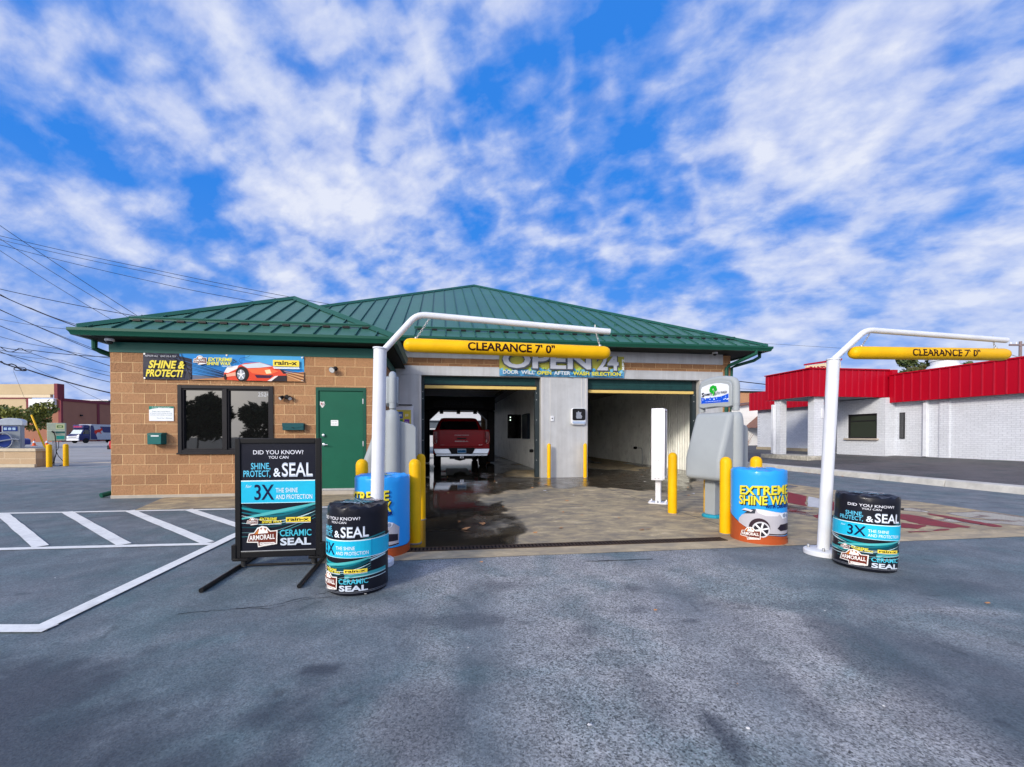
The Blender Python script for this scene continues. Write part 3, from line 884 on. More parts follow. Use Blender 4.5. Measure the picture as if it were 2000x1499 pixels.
# ------------------------------------------------------------------ the car wash
bld = thing('car_wash_building', 'tan block car wash with green hipped metal roof and two drive-in bays', 'building', (OX, OY, 0), TH)
m = MB()      # office front, with the window and door openings left out
Z0, Z1 = 0.06, 2.895
m.box(0, 1.225, 0, .2, Z0, Z1, BRX); m.box(1.225, 3.04, 0, .2, Z0, .885, BRX); m.box(1.225, 3.04, 0, .2, 2.27, Z1, BRX)
m.box(3.04, 3.877, 0, .2, Z0, Z1, BRX); m.box(3.877, 4.90, 0, .2, 2.265, Z1, BRX); m.box(4.90, 5.2, 0, .2, Z0, Z1, BRX)
m.box(0, .2, .2, 6.9, Z0, 3.1, BRY); m.box(5.0, 5.2, .2, 2.8, Z0, Z1, BRY)
m.box(.55, .75, 6.9, 20, Z0, 3.75, BRY); m.box(15.3, 15.5, 2.81, 20, Z0, 3.75, BRY)
m.box(15.24, 15.3, 2.80, 3.0, Z0, 3.75, BRX)
m.box(5.2, 15.24, 2.815, 2.95, 3.235, 3.46, BRX)
m.box(0.75, 5.7, 19.8, 20, Z0, 3.75, BRX); m.box(9.3, 15.3, 19.8, 20, Z0, 3.75, BRX); m.box(5.7, 9.3, 19.8, 20, 2.9, 3.75, BRX)
m.build('block_wall', bld, smooth=0)
m = MB()
FOOT = mat('footing', (0.42, 0.38, 0.32), 0.85, dirt=0.4)
m.box(-.01, 3.877, -.012, .19, -.01, .06, FOOT); m.box(4.90, 5.21, -.012, .19, -.01, .06, FOOT); m.box(-.012, .19, .19, 6.9, -.01, .06, FOOT); m.box(3.877, 4.90, -.03, .19, -.01, .085, FOOT)
m.build('footing', bld, bevel=.006)
m = MB()      # stainless cladding round the bays
m.box(5.2, 5.86, 2.80, 2.95, 0, 2.965, STEEL); m.box(9.49, 10.83, 2.79, 2.95, 0, 2.965, STEEL); m.box(14.45, 15.24, 2.80, 2.95, 0, 2.965, STEEL)
m.box(5.2, 15.24, 2.795, 2.95, 2.966, 3.234, STEEL); m.box(5.2, 15.24, 2.795, 2.95, 3.461, 3.78, STEEL)
m.build('steel_cladding', bld, bevel=.004)
m = MB()
for a, b in ((5.86, 5.93), (9.40, 9.49), (10.76, 10.832), (14.447, 14.52)):
    m.box(a, b, 2.775, 2.96, 0, 2.963, STEEL2); m.build('steel_trim', bld, bevel=.003); m = MB()
for x in (9.68, 10.64): m.box(x, x + .02, 2.782, 2.80, 0.0, 2.96, STEEL2); m.build('steel_trim', bld, bevel=.003); m = MB()
for x in (5.62, 14.9, 7.3, 12.4): m.box(x, x + .008, 2.792, 2.80, 2.97, 3.23, STEEL2); m.build('steel_trim', bld, bevel=.003); m = MB()
# interior shell
PANEL = mat('white_wall_panel', (0.86, 0.87, 0.82), 0.35, var=0.10, scale=1.2, dirt=0.55, rvar=0.15)
m = MB()
def ribwall(x, y0, y1, z0, z1, side):
    m.box(x, x + .05, y0, y1, z0, z1, PANEL)
    y = y0 + .05
    while y < y1 - .1:
        m.box(x + (.05 if side > 0 else -.035), x + (.085 if side > 0 else 0.0), y, y + .06, z0, z1, PANEL); y += .15
ribwall(5.50, 2.96, 19.79, .0, 3.3, 1); ribwall(9.97, 2.96, 19.79, 0, 3.3, -1); ribwall(10.36, 2.96, 19.79, 0, 3.3, 1); ribwall(15.2, 2.96, 19.79, 0, 3.3, -1)
m.build('bay_lining', bld, smooth=0)
m = MB()
CEIL = mat('bay_ceiling', (0.45, 0.45, 0.44), 0.7)
m.box(5.56, 9.96, 2.96, 19.79, 3.305, 3.36, CEIL); m.box(10.42, 15.19, 2.96, 19.79, 3.305, 3.36, CEIL)
m.box(10.42, 15.19, 19.6, 19.79, 0, 3.3, mat('bay_back', (0.45, 0.45, 0.43), 0.6)); m.box(9.421, 9.96, 2.96, 3.1, 0, 3.3, PANEL); m.box(10.42, 10.759, 2.96, 3.1, 0, 3.3, PANEL); m.box(14.521, 15.19, 2.96, 3.1, 0, 3.3, PANEL)
m.build('bay_ceiling', bld, smooth=0)
# roller doors and their guides
CURT = mat('door_curtain', (0.014, 0.055, 0.055), 0.5, var=0.15)
DBAR = mat('door_bar_yellow', (0.70, 0.50, 0.16), 0.5, var=0.06, dirt=0.15)
for (a, b, zc, zb) in ((5.93, 9.40, 2.74, 2.655), (10.832, 14.447, 2.66, 2.59)):
    m = MB()
    m.box(a + .08, b - .08, 2.985, 3.02, zc, 2.962, CURT)
    for k in range(3): m.box(a + .08, b - .08, 2.972, 2.984, zc + .04 + .08 * k, zc + .06 + .08 * k, CURT)
    d = m.build('roller_door', bld)
    m = MB(); m.box(a + .09, b - .09, 2.95, 3.05, zb - .045, zb + .045, DBAR); m.build('bottom_bar', d, bevel=.01)
    m = MB(); m.box(a + .08, b - .08, 2.96, 3.04, zb + .0455, zc, BLACK); m.build('rubber_skirt', d)
    m = MB()
    GUID = mat('door_guide', (0.030, 0.042, 0.048), 0.5, 0.3, var=0.1)
    for x0, x1 in ((a, a + .075), (b - .13, b)):
        m.box(x0, x1, 2.965, 3.09, 0.005, 2.962, GUID); m.box(x0 + .01, x1 - .01, 2.94, 2.964, 0.005, 2.55, GUID)
        for z in (.5, 1.1, 1.7, 2.3, 2.5): m.box(x0 + .025, x0 + .05, 2.932, 2.94, z, z + .025, GALV)
        m.build('door_guide', d, bevel=.003); m = MB()
# roofs
SO, SM = 0.556, 0.535
def hip(name, u0, u1, v0, v1, z, sl, ridge_v1, seams_from=None, back=False):
    c = (u0 + u1) / 2; h = (u1 - u0) / 2
    A_ = Vector((c, v0 + h, z + sl * h)); Bk = Vector((c, ridge_v1, z + sl * h))
    m = MB()
    P = [Vector((u0, v0, z)), Vector((u1, v0, z)), A_, Bk, Vector((u0, v1, z)), Vector((u1, v1, z))]
    m.add(P, [(0, 1, 2), (0, 2, 3, 4), (1, 5, 3, 2), (4, 3, 5)], ROOFG)
    r = m.build(name, bld, smooth=0)
    m = MB()
    def rib(p, q, n_, wd=.018, ht=.036):
        d = (q - p).normalized(); s_ = d.cross(n_).normalized() * wd / 2
        vs = [p - s_, p + s_, q + s_, q - s_]
        vs = [x - n_ * .004 for x in vs] + [x + n_ * ht for x in vs]
        m.add(vs, [(3, 2, 1, 0), (4, 5, 6, 7), (0, 1, 5, 4), (1, 2, 6, 5), (2, 3, 7, 6), (3, 0, 4, 7)], RIBG)
    nf = Vector((0, -sl, 1)).normalized(); nl = Vector((-sl, 0, 1)).normalized(); nr = Vector((sl, 0, 1)).normalized()
    k = u0 + .2
    while k < u1 - .05:
        dd = min(k - u0, u1 - k)
        if dd > .1: rib(Vector((k, v0, z)), Vector((k, v0 + dd, z + sl * dd)), nf)
        k += .4064
    k = v0 + .2
    while k < v1 - .3:
        dd = min(k - v0, h, (v1 - k) if back else h)
        if dd > .1:
            rib(Vector((u0, k, z)), Vector((u0 + dd, k, z + sl * dd)), nl); rib(Vector((u1, k, z)), Vector((u1 - dd, k, z + sl * dd)), nr)
        k += .4064
    m.build('standing_seam', r, smooth=0)
    m = MB()
    def cap(p, q):
        d = (q - p).normalized(); s_ = Vector((-d.y, d.x, 0)).normalized() * .11
        up = Vector((0, 0, .075))
        vs = [p - s_ + Vector((0, 0, -.02)), p + up, p + s_ + Vector((0, 0, -.02)), q - s_ + Vector((0, 0, -.02)), q + up, q + s_ + Vector((0, 0, -.02))]
        m.add(vs, [(0, 1, 4, 3), (1, 2, 5, 4), (0, 3, 5, 2), (0, 2, 1), (3, 4, 5)], GREEN)
    for p in (P[0], P[1]): cap(p, A_)
    cap(A_, Bk)
    m.build('hip_cap', r, smooth=0)
    return r
main = hip('main_roof', -.1, 16.16, 2.07, 20.75, 3.90, SM, 12.6, back=True)
off = hip('office_roof', -.33, 5.53, -.33, 9.0, 3.285, SO, 8.8)
def rail(u0, u1, v0, z0, sl, up, par, rows2=None):
    m = MB()
    vv_ = v0 + up; zz_ = z0 + sl * up
    m.tube([(u0, vv_, zz_ + .085), (u1, vv_, zz_ + .085)], .024, RIBG, 8)
    m.box(u0, u1, vv_ - .008, vv_ + .008, zz_ + .03, zz_ + .085, RIBG)
    k = u0 + .15
    while k < u1:
        m.box(k - .07, k + .07, vv_ - .03, vv_ + .02, zz_ + .005, zz_ + .045, BLACK)
        m.add([(k - .012, vv_ + .01, zz_ + .02), (k + .012, vv_ + .01, zz_ + .02), (k + .012, vv_ + .13, zz_ + .07), (k - .012, vv_ + .13, zz_ + .07), (k, vv_ + .13, zz_ + .19)],
              [(0, 1, 2, 3), (0, 3, 4), (1, 4, 2), (2, 4, 3), (0, 4, 1)], RIBG)
        k += .4064
    for (a, b, upk) in rows2 or []:
        k = a
        while k < b:
            y_, z_ = v0 + upk, z0 + sl * upk
            m.add([(k - .02, y_, z_), (k + .02, y_, z_), (k + .02, y_ + .14, z_ + .07), (k - .02, y_ + .14, z_ + .07), (k, y_ + .12, z_ + .2)], [(0, 1, 2, 3), (0, 3, 4), (1, 4, 2), (2, 4, 3), (0, 4, 1)], RIBG)
            k += .4064
    m.build('snow_rail', par, smooth=0)
rail(.25, 4.95, -.33, 3.285, SO, .48, off)
rail(5.75, 15.5, 2.07, 3.90, SM, .55, main, [(9.35, 12.6, 1.75)])
# gutters, fascia, soffit, downspouts
def gutter(pts, name='gutter'):
    m = MB()
    prof = [(0.0, -.13), (.085, -.13), (.10, -.085), (.125, -.05), (.125, 0.0), (.115, 0.0), (.115, -.04), (0.0, -.04)]
    rings = []
    for i, p in enumerate(pts):
        p = Vector(p)
        if 0 < i < len(pts) - 1:
            d1 = (p - Vector(pts[i - 1])).normalized(); d2 = (Vector(pts[i + 1]) - p).normalized()
            n_ = Vector((d1.y, -d1.x, 0)) + Vector((d2.y, -d2.x, 0))
            n_ = n_ / (n_.length ** 2) * 2
        else:
            d = (Vector(pts[min(i + 1, len(pts) - 1)]) - Vector(pts[max(i - 1, 0)])).normalized(); n_ = Vector((d.y, -d.x, 0))
        rings.append([p + n_ * a + Vector((0, 0, b)) for a, b in prof])
    m.loft(rings, GREEN)
    return m.build(name, bld, smooth=20)
gutter([(-.30, 7.2, 3.27), (-.30, -.30, 3.27), (5.50, -.30, 3.27), (5.50, 2.0, 3.27)])
gutter([(4.5, 2.10, 3.885), (16.13, 2.10, 3.885), (16.13, 20.7, 3.885)])
m = MB()
m.box(-.015, 5.215, -.012, .19, 2.896, 3.10, FASC); m.box(-.014, .19, .191, 6.9, 3.101, 3.12, FASC); m.box(5.21, 5.225, .19, 2.79, 2.896, 3.10, FASC)
m.build('fascia', bld, bevel=.004)
m = MB()
m.box(-.29, 5.49, -.29, 2.9, 3.135, 3.15, SOFF); m.box(-.29, .3, 2.9, 7.2, 3.135, 3.15, SOFF)
m.box(5.0, 16.12, 2.11, 2.98, 3.783, 3.80, SOFF); m.box(15.3, 16.12, 2.98, 20.7, 3.783, 3.80, SOFF)
m.build('soffit', bld, smooth=0)
m = MB()
m.tube([(15.75, 2.05, 3.78), (15.75, 2.05, 3.68), (15.62, 2.2, 3.60), (15.36, 2.68, 3.42), (15.31, 2.73, 3.34), (15.31, 2.73, .12), (15.31, 2.6, .05)], .052, GREEN, 8)
m.build('downspout', bld, smooth=30)
m = MB()
m.tube([(16.2, 2.45, 3.78), (16.2, 2.45, 3.66), (16.05, 2.5, 3.56), (15.66, 2.7, 3.44), (15.57, 2.85, 3.38), (15.57, 3.0, .1)], .05, GREEN, 8)
m.build('downspout', bld, smooth=30)
m = MB()
m.tube([(-.36, .12, 3.15), (-.36, .12, 2.99), (-.30, .20, 2.94), (-.10, .55, 2.84), (-.055, .6, 2.76), (-.055, .6, .22), (-.10, .5, .12), (-.26, .10, .05)], .05, GREEN, 8)
m.build('downspout', bld, smooth=30)
# office window
wf = MB()
for a in ((1.225, 1.30, .885, 2.27), (2.075, 2.15, .96, 2.20), (2.965, 3.04, .885, 2.27)): wf.box(a[0], a[1], -.025, .12, a[2], a[3], DARK)
wf.box(1.30, 2.965, -.024, .12, .886, .958, DARK); wf.box(1.30, 2.965, -.024, .12, 2.202, 2.269, DARK); wf.box(1.21, 3.055, -.045, -.026, .868, .90, DARK)
for a, b in ((1.30, 2.075), (2.15, 2.965)):
    wf.box(a, a + .03, .0, .10, .96, 2.20, DARK); wf.box(b - .03, b, .0, .10, .96, 2.20, DARK); wf.box(a + .03, b - .03, .001, .10, .958, .985, DARK); wf.box(a + .03, b - .03, .001, .10, 2.172, 2.20, DARK)
win = wf.build('window', bld, bevel=.004)
for a, b in ((1.33, 2.045), (2.18, 2.935)):
    g_ = MB(); g_.box(a, b, .045, .055, .985, 2.172, TINT); g_.build('pane', win, smooth=0)
A = Art(); A.text('2524', 2.72, 2.06, .085, '#b9bcc0', w=.22, bold=.015); A.build('house_number', win, lambda x, y, d: (x, .045 - d, y))
# office door
m = MB()
for a in ((3.877, 3.935, .085, 2.265), (4.842, 4.90, .085, 2.265)): m.box(a[0], a[1], -.012, .15, a[2], a[3], GREEN)
m.box(3.935, 4.842, -.012, .15, 2.19, 2.265, GREEN)
fr = m.build('door_frame', bld, bevel=.004)
DOORG = mat('green_door_paint', (0.010, 0.105, 0.062), 0.42, var=0.07, scale=2, dirt=0.25, rvar=.1)
m = MB(); m.box(3.94, 4.837, .012, .06, .10, 2.186, DOORG); dr = m.build('door', bld, bevel=.003)
m = MB(); m.box(3.94, 4.837, .004, .011, .09, .13, GALV); m.build('threshold_sweep', dr)
m = MB(); m.lathe([(.0, -.035), (.028, -.03), (.032, -.008), (.034, .012)], CHROME, 20, (4.03, 0, 1.255), 'y'); m.build('deadbolt', dr)
m = MB(); m.lathe([(.0, -.03), (.03, -.026), (.038, -.008), (.04, .012)], CHROME, 20, (4.035, 0, 1.06), 'y'); m.tube([(4.035, -.02, 1.06), (4.035, -.06, 1.06), (4.13, -.065, 1.055)], .011, CHROME, 10); m.build('handle', dr)
for z in (.35, 1.02, 1.92): 
    m = MB(); m.box(4.826, 4.85, -.018, .013, z, z + .11, GALV); m.build('hinge', dr, bevel=.003)
A = Art()
A.poly([(3.955, 1.90), (3.96, 1.97), (4.0, 1.955), (4.04, 1.97), (4.06, 1.90), (4.02, 1.845), (4.0, 1.83)], '#d9d4d0'); A.poly([(3.975, 1.91), (3.99, 1.945), (4.01, 1.93), (4.0, 1.89)], '#a03038'); A.text('19', 4.0, 1.88, .045, '#28304a', bold=.02)
A.build('sticker', dr, lambda x, y, d: (x, .012 - d, y)); A = Art()
A.rect(4.175, 4.325, 1.455, 1.575, '#e6e7e6'); A.text('PUSH BELL', 4.19, 1.535, .016, '#44464a', w=.12); A.text('FOR HELP', 4.19, 1.485, .016, '#44464a', w=.12)
A.build('sticker', dr, lambda x, y, d: (x, .012 - d, y))
# drain before the bays
m = MB()
IRON = mat('drain_iron', (0.06, 0.04, 0.03), 0.7, 0.4, var=0.3, scale=12)
PIT = mat('drain_pit', (0.004, 0.004, 0.004), 0.9)
m.box(6.12, 9.85, -4.56, -4.45, .0, .0065, PIT)
k = 6.13
while k < 9.84:
    m.box(k, k + .022, -4.558, -4.452, .0065, .0125, IRON); k += .042
m.box(6.12, 9.85, -4.575, -4.56, .0, .0135, IRON); m.box(6.12, 9.85, -4.45, -4.435, .0, .0135, IRON)
dg = m.build('drain_grate', None, smooth=0, loc=(OX, OY, 0), rot=(0, 0, TH))
tag(dg, 'long narrow rusty drain grate across the concrete before the left bay', 'drain grate')
#PART3
# ------------------------------------------------------------------ things fixed to the office wall
def at(u, v, z=0.0): return B(u, v, z)
WPRINT = mat('banner_vinyl', (0.10, 0.12, 0.18), 0.4, var=0.1, scale=4)
bn = thing('banner', 'long blue and black vinyl banner with an orange sports car above the office window', 'banner', at(.609, -.008, 2.372), TH)
bw_, bh_ = 3.04, .525
def wav(x, z): return .006 + .010 * sin(x * 5.2 + z * 3) * sin(x * 2.1 + 1) + .006 * sin(9 * z + 3 * x)
def bmap(x, y, d): return (x, -wav(x, y) - d - .004, y)
m = MB()
nx_, nz_ = 60, 10
vs = [(bw_ * i / nx_, -wav(bw_ * i / nx_, bh_ * k / nz_) - .003, bh_ * k / nz_) for k in range(nz_ + 1) for i in range(nx_ + 1)]
vs2 = [(x, y + .003, z) for x, y, z in vs]
fs = [(k * (nx_ + 1) + i, k * (nx_ + 1) + i + 1, (k + 1) * (nx_ + 1) + i + 1, (k + 1) * (nx_ + 1) + i) for k in range(nz_) for i in range(nx_)]
m.add(vs, fs, WPRINT); m.add(vs2, [f[::-1] for f in fs], WPRINT)
m.build('vinyl_sheet', bn, smooth=60)
A = Art(); A.clip(0, bw_, 0, bh_)
X_ = lambda p: p / 1840 * bw_      # print measured across its face
Y_ = lambda q: (1 - q / 310) * bh_
A.rect(0, X_(540), 0, bh_, '#23263a')
A.poly([(X_(400), Y_(0)), (X_(1840), Y_(0)), (X_(1840), Y_(310)), (X_(540), Y_(250)), (X_(540), Y_(60)), (X_(400), Y_(30))], '#1c86cf')
A.poly([(X_(1150), Y_(0)), (X_(1840), Y_(0)), (X_(1840), Y_(160)), (X_(1500), Y_(120)), (X_(1150), Y_(60))], '#4aa6dc')
A.poly([(X_(560), Y_(90)), (X_(1000), Y_(250)), (X_(1000), Y_(200)), (X_(700), Y_(80))], '#1670b8')
for i in range(9):
    A.line([(X_(300 + 20 * i), Y_(20 + 24 * i)), (X_(960), Y_(235 + 8 * i))], [.004, .016], ['#0f1c38', '#2f5f9c', '#101a30'][i % 3])
for i in range(7):
    A.line([(X_(60 + 60 * i), Y_(0)), (X_(530), Y_(150 + 26 * i))], [.01, .02], ['#12131f', '#3a3f5c'][i % 2])
A.poly([(X_(500), Y_(310)), (X_(930), Y_(270)), (X_(1640), Y_(215)), (X_(1840), Y_(190)), (X_(1840), Y_(310))], '#b07a4e')
for i in range(6):
    A.line([(X_(1560), Y_(170 + 8 * i)), (X_(1840), Y_(215 + 20 * i))], [.004, .02], ['#6b4228', '#d2a376'][i % 2])
# the orange car
car = lambda L_: [(X_(a), Y_(b)) for a, b in L_]
A.poly(car([(900, 300), (905, 215), (945, 150), (1080, 128), (1150, 100), (1320, 85), (1480, 130), (1600, 190), (1640, 240), (1635, 318), (1300, 318), (1060, 310)]), '#d8452a')
A.poly(car([(905, 215), (945, 150), (1080, 128), (1060, 170), (950, 220)]), '#e9e4e2')
A.poly(car([(1110, 120), (1320, 88), (1470, 130), (1330, 150), (1180, 160)]), '#c9d4dc')
A.poly(car([(1180, 170), (1400, 150), (1540, 190), (1420, 240), (1240, 220)]), '#ee6a3c')
A.poly(car([(1380, 180), (1440, 170), (1460, 215), (1400, 225)]), '#ffd9a8')
A.poly(car([(1555, 165), (1590, 170), (1630, 215), (1600, 220)]), '#241a28')
A.poly(car([(1265, 240), (1480, 240), (1440, 275), (1290, 275)]), '#3b1a3c')
A.poly(car([(1440, 318), (1540, 245), (1640, 240), (1640, 318)]), '#221c26')
A.poly(car([(1400, 318), (1500, 250), (1540, 245), (1450, 318)]), '#f0ddd6')
A.poly(car([(905, 240), (1040, 210), (1060, 250), (910, 270)]), '#f3a98e')
A.poly(ell(X_(1120), Y_(232), X_(78), .150, 28), '#17161b')
A.poly(ell(X_(1108), Y_(240), X_(48), .105, 28), '#8d939c')
for k in range(5):
    a = radians(72 * k + 20)
    A.line([(X_(1108), Y_(240)), (X_(1108) + X_(46) * cos(a), Y_(240) + .10 * sin(a))], .022, '#e8ebee')
A.poly(ell(X_(920), Y_(268), X_(14), .06, 16), '#1b1a20')
A.line([(X_(1210), Y_(10)), (X_(1180), Y_(28)), (X_(1100), Y_(45)), (X_(1085), Y_(75)), (X_(1120), Y_(110))], .008, '#16305c')
A.line([(X_(1020), Y_(60)), (X_(1060), Y_(92)), (X_(1010), Y_(104))], .02, '#141d33')
A.text("ARMOR ALL   GIVE US A TRY", X_(30), Y_(48), .035, '#c9cbd6', w=X_(340), shear=.2)
A.text('SHINE &', X_(72), Y_(178), .145, '#e8d548', w=X_(390), shear=.18, bold=.035)
A.text('PROTECT!', X_(42), Y_(278), .132, '#e8d548', w=X_(395), shear=.18, bold=.035)
emblem(A, X_(565), Y_(120), X_(150), True)
A.text('EXTREME', X_(735), Y_(82), .065, '#e4dc3a', w=X_(270), shear=.15, bold=.03)
A.text('SHINE WAX', X_(718), Y_(130), .065, '#e4dc3a', w=X_(275), shear=.15, bold=.03)
A.rect(X_(890), X_(1000), Y_(146), Y_(138), '#c6dcee')
rainx(A, X_(1480), Y_(130), X_(310), .13)
A.rect(X_(1490), X_(1795), Y_(160), Y_(150), '#e6eef4')
A.build('print', bn, bmap, cut=.10, cuty=.06, step=.0007)
for i, z in ((.03, .50), (1.55, .51), (3.01, .50), (.03, .02), (3.01, .02)):
    m = MB(); m.lathe([(.0, -.028), (.018, -.027), (.018, -.004)], GALV, 10, (i, 0, z), 'y'); m.build('grommet', bn)
ns = thing('notice_sign', 'small white notice with a green heading on the block wall left of the window', 'sign', at(.70, -.004, 1.54), TH)
m = MB(); m.box(0, .45, -.010, 0, 0, .295, mat('notice_white', (.78, .80, .80), .4, var=.02)); m.build('panel', ns, bevel=.002)
A = Art(); A.poly([(0, .295), (0, .225), (.06, .245), (.18, .262), (.45, .258), (.45, .295)], '#1b7a68')
A.text('To Our Valued Customers', .05, .268, .017, '#e9f3ef', w=.34, shear=.2)
for i, (s_, w_) in enumerate((('Please report any problems', .33), ('or the car is not on the bay correctly', .40), ('and the wash will be corrected', .40))): A.text(s_, .225, .185 - .036 * i, .017, '#2f6d86', w=w_, align='c')
A.text('Thank You - Shammys', .42, .05, .018, '#2f6d86', w=.28, align='r', shear=.2)
A.build('print', ns, lambda x, y, d: (x, -.010 - d, y))
mb = thing('mailbox', 'small teal drop box with a rounded lid on the wall left of the window', 'mailbox', at(.763, -.002, 1.075), TH)
TEAL = mat('teal_box', (.015, .125, .115), .4, var=.06)
m = MB(); m.box(0, .25, -.17, 0, 0, .185, TEAL); m.build('body', mb, bevel=.008)
m = MB(); m.prism([(-.175, .187), (-.165, .212), (-.12, .228), (0, .232), (0, .187)], -.004, .254, TEAL, 'x'); m.build('lid', mb, bevel=.004)
m = MB(); m.box(.07, .21, -.176, -.170, .155, .178, mat('slot_label', (.75, .78, .78), .4)); m.build('slot_plate', mb)
lb = thing('letterbox', 'wide dark teal letterbox with a flap between the window and the green door', 'letterbox', at(3.246, -.002, 1.36), TH)
m = MB(); m.box(0, .415, -.10, 0, 0, .145, mat('teal_dark', (.012, .075, .085), .4)); m.build('body', lb, bevel=.008)
m = MB(); m.prism([(-.004, .148), (.419, .148), (.419, .075), (.2075, .035), (-.004, .075)], -.108, -.1005, mat('teal_dark', None), 'y'); m.build('flap', lb, bevel=.003)
m = MB(); m.tube([(.19, -.112, .06), (.19, -.125, .055), (.225, -.125, .055), (.225, -.112, .06)], .004, BLACK, 6); m.build('pull', lb)
def lampd(name, label, u, z, big):
    t = thing(name, label, 'light', at(u, -.004, z), TH, 'lights on the block wall')
    m = MB(); m.lathe([(.0, -.03), (.035, -.028), (.045, -.012), (.048, 0)], BLACK, 18, (0, 0, 0), 'y'); m.build('mount', t)
    if big:
        for s in (-1, 1):
            m = MB(); m.lathe([(.02, .0), (.032, -.02), (.042, -.075), (.044, -.09), (.036, -.092), (.0, -.086)], BLACK, 16, (0, 0, 0), 'y')
            o = m.build('lamp_head', t, loc=(s * .055, -.03, .01), rot=(radians(35), 0, s * radians(35)))
            m = MB(); m.lathe([(.0, -.0935), (.034, -.0945), (.034, -.0925), (0, -.0925)], mat('lamp_lens', (.6, .6, .6), .1), 16, (0, 0, 0), 'y'); m.build('lens', o)
    else:
        m = MB(); m.lathe([(.02, .0), (.034, -.02), (.062, -.075), (.066, -.10), (.058, -.10), (.0, -.092)], mat('grey_lamp', (.16, .16, .15), .5), 18, (0, 0, 0), 'y')
        o = m.build('lamp_head', t, loc=(-.02, -.03, 0), rot=(radians(30), 0, -.3))
        m = MB(); m.lathe([(.0, -.1005), (.056, -.1015), (.056, -.0995), (0, -.0995)], mat('lamp_lens', None), 16, (0, 0, 0), 'y'); m.build('lens', o)
lampd('security_light', 'black twin-head security light beside the window under the banner', 3.30, 2.05, True)
lampd('security_light', 'single grey lamp on the wall above the green door', 4.274, 2.66, False)
def eave_cam(label, u, v, z):
    t = thing('dome_camera', label, 'camera', at(u, v, z), TH)
    m = MB(); m.lathe([(.075, 0), (.078, -.03), (.07, -.05), (.0, -.05)], WHITE, 20); m.build('housing', t)
    m = MB(); m.lathe([(.055, -.05), (.052, -.075), (.035, -.10), (.0, -.108)], mat('smoked_dome', (.03, .03, .035), .08), 20); m.build('dome', t)
eave_cam('round white camera under the eave at the left end of the office', .09, -.13, 3.133)
eave_cam('round white camera under the eave above the right bay', 14.75, 2.5, 3.78)

# banner over the bays
ob = thing('open_banner', 'yellow and blue OPEN 24 HRS banner above the pillar between the bays', 'banner', at(8.165, 2.775, 2.985), TH)
ow, oh = 3.80, .64
def owav(x, z): return .006 + .008 * sin(x * 3.1) * sin(4 * z + x)
m = MB()
vs = [(ow * i / 40, -owav(ow * i / 40, oh * k / 6) - .003, oh * k / 6) for k in range(7) for i in range(41)]
fs = [(k * 41 + i, k * 41 + i + 1, (k + 1) * 41 + i + 1, (k + 1) * 41 + i) for k in range(6) for i in range(40)]
m.add(vs, fs, WPRINT); m.add([(x, y + .003, z) for x, y, z in vs], [f[::-1] for f in fs], WPRINT); m.build('vinyl_sheet', ob, smooth=60)
A = Art(); A.clip(0, ow, 0, oh)
A.rect(0, ow, 0, oh, '#aaa94a')
A.rect(0, ow, 0, .20, '#5a9dc8')
rr = random.Random(3)
for i in range(60):
    x = rr.uniform(0, ow); r_ = rr.uniform(.02, .07)
    A.poly(ell(x, .20 + rr.uniform(-.05, .05), r_, r_ * .8, 12), rr.choice(['#6fb6da', '#8fc7e2', '#3f97cf', '#a9c95c']))
for i in range(40):
    A.poly(ell(rr.uniform(0, ow), rr.uniform(.0, .17), rr.uniform(.01, .04), rr.uniform(.01, .03), 10), rr.choice(['#58a7d6', '#2f83c0', '#7dbfe0']))
def olt(s_, x, y, h, w_, sh=0):
    A.text(s_, x - .022, y - .022, h, '#4a5058', w=w_ + .05, bold=.06, shear=sh); A.text(s_, x, y, h, '#b4bac6', w=w_, bold=.03, shear=sh)
olt('OPEN', .08, .245, .47, 2.66); olt('24', 2.93, .225, .47, .66)
for i, c in enumerate('HRS'): A.text(c, 3.70, .46 - .115 * i, .09, '#dfe6ea', w=.075, bold=.05)
xx = .09
for s_, w_, c in (('DOOR', .46, '#c9d6dc'), ('WILL', .40, '#c9d6dc'), ('OPEN', .43, '#d6d23a'), ('AFTER', .50, '#c9d6dc'), ('WASH', .50, '#d6d23a'), ('SELECTION', .90, '#d6d23a')):
    A.text(s_, xx + .008, .042, .10, '#1d5b8e', w=w_, bold=.05); A.text(s_, xx, .05, .10, c, w=w_, bold=.035); xx += w_ + .075
A.build('print', ob, lambda x, y, d: (x, -owav(x, y) - d - .004, y), cut=.12, cuty=.08, step=.0007)

# entry terminal and button on the pillar
tm = thing('entry_terminal', 'black square wash terminal with a white rim on the pillar between the bays', 'terminal', at(10.53, 2.788, 1.57), TH)
m = MB(); m.prism(rrect(-.225, .215, 0, .49, .06), -.10, 0, WHITE, 'y'); m.build('housing', tm, bevel=.012)
m = MB(); m.prism(rrect(-.195, .20, .125, .475, .05), -.108, -.1005, BLACK, 'y'); m.build('screen', tm, bevel=.004)
A = Art(); A.poly([(-.07, .18), (.08, .18), (.10, .25), (.06, .30), (.075, .38), (.03, .36), (-.02, .41), (-.05, .36), (-.085, .37), (-.06, .29), (-.09, .23)], '#8d93a0'); A.build('decal', tm, lambda x, y, d: (x, -.108 - d, y))
m = MB(); m.prism(rrect(-.19, .195, .03, .10, .03), -.112, -.1005, mat('terminal_strip', (.35, .45, .62), .3), 'y'); m.build('label_strip', tm, bevel=.003)
bt = thing('call_button', 'small white call button plate on the steel pillar', 'button', at(9.74, 2.788, 1.67), TH)
m = MB(); m.prism(rrect(-.045, .05, 0, .16, .02), -.03, 0, WHITE, 'y'); m.build('plate', bt, bevel=.004)
m = MB(); m.lathe([(0, -.040), (.018, -.039), (.02, -.0305)], BLACK, 14, (0, 0, .085), 'y'); m.build('push_button', bt)

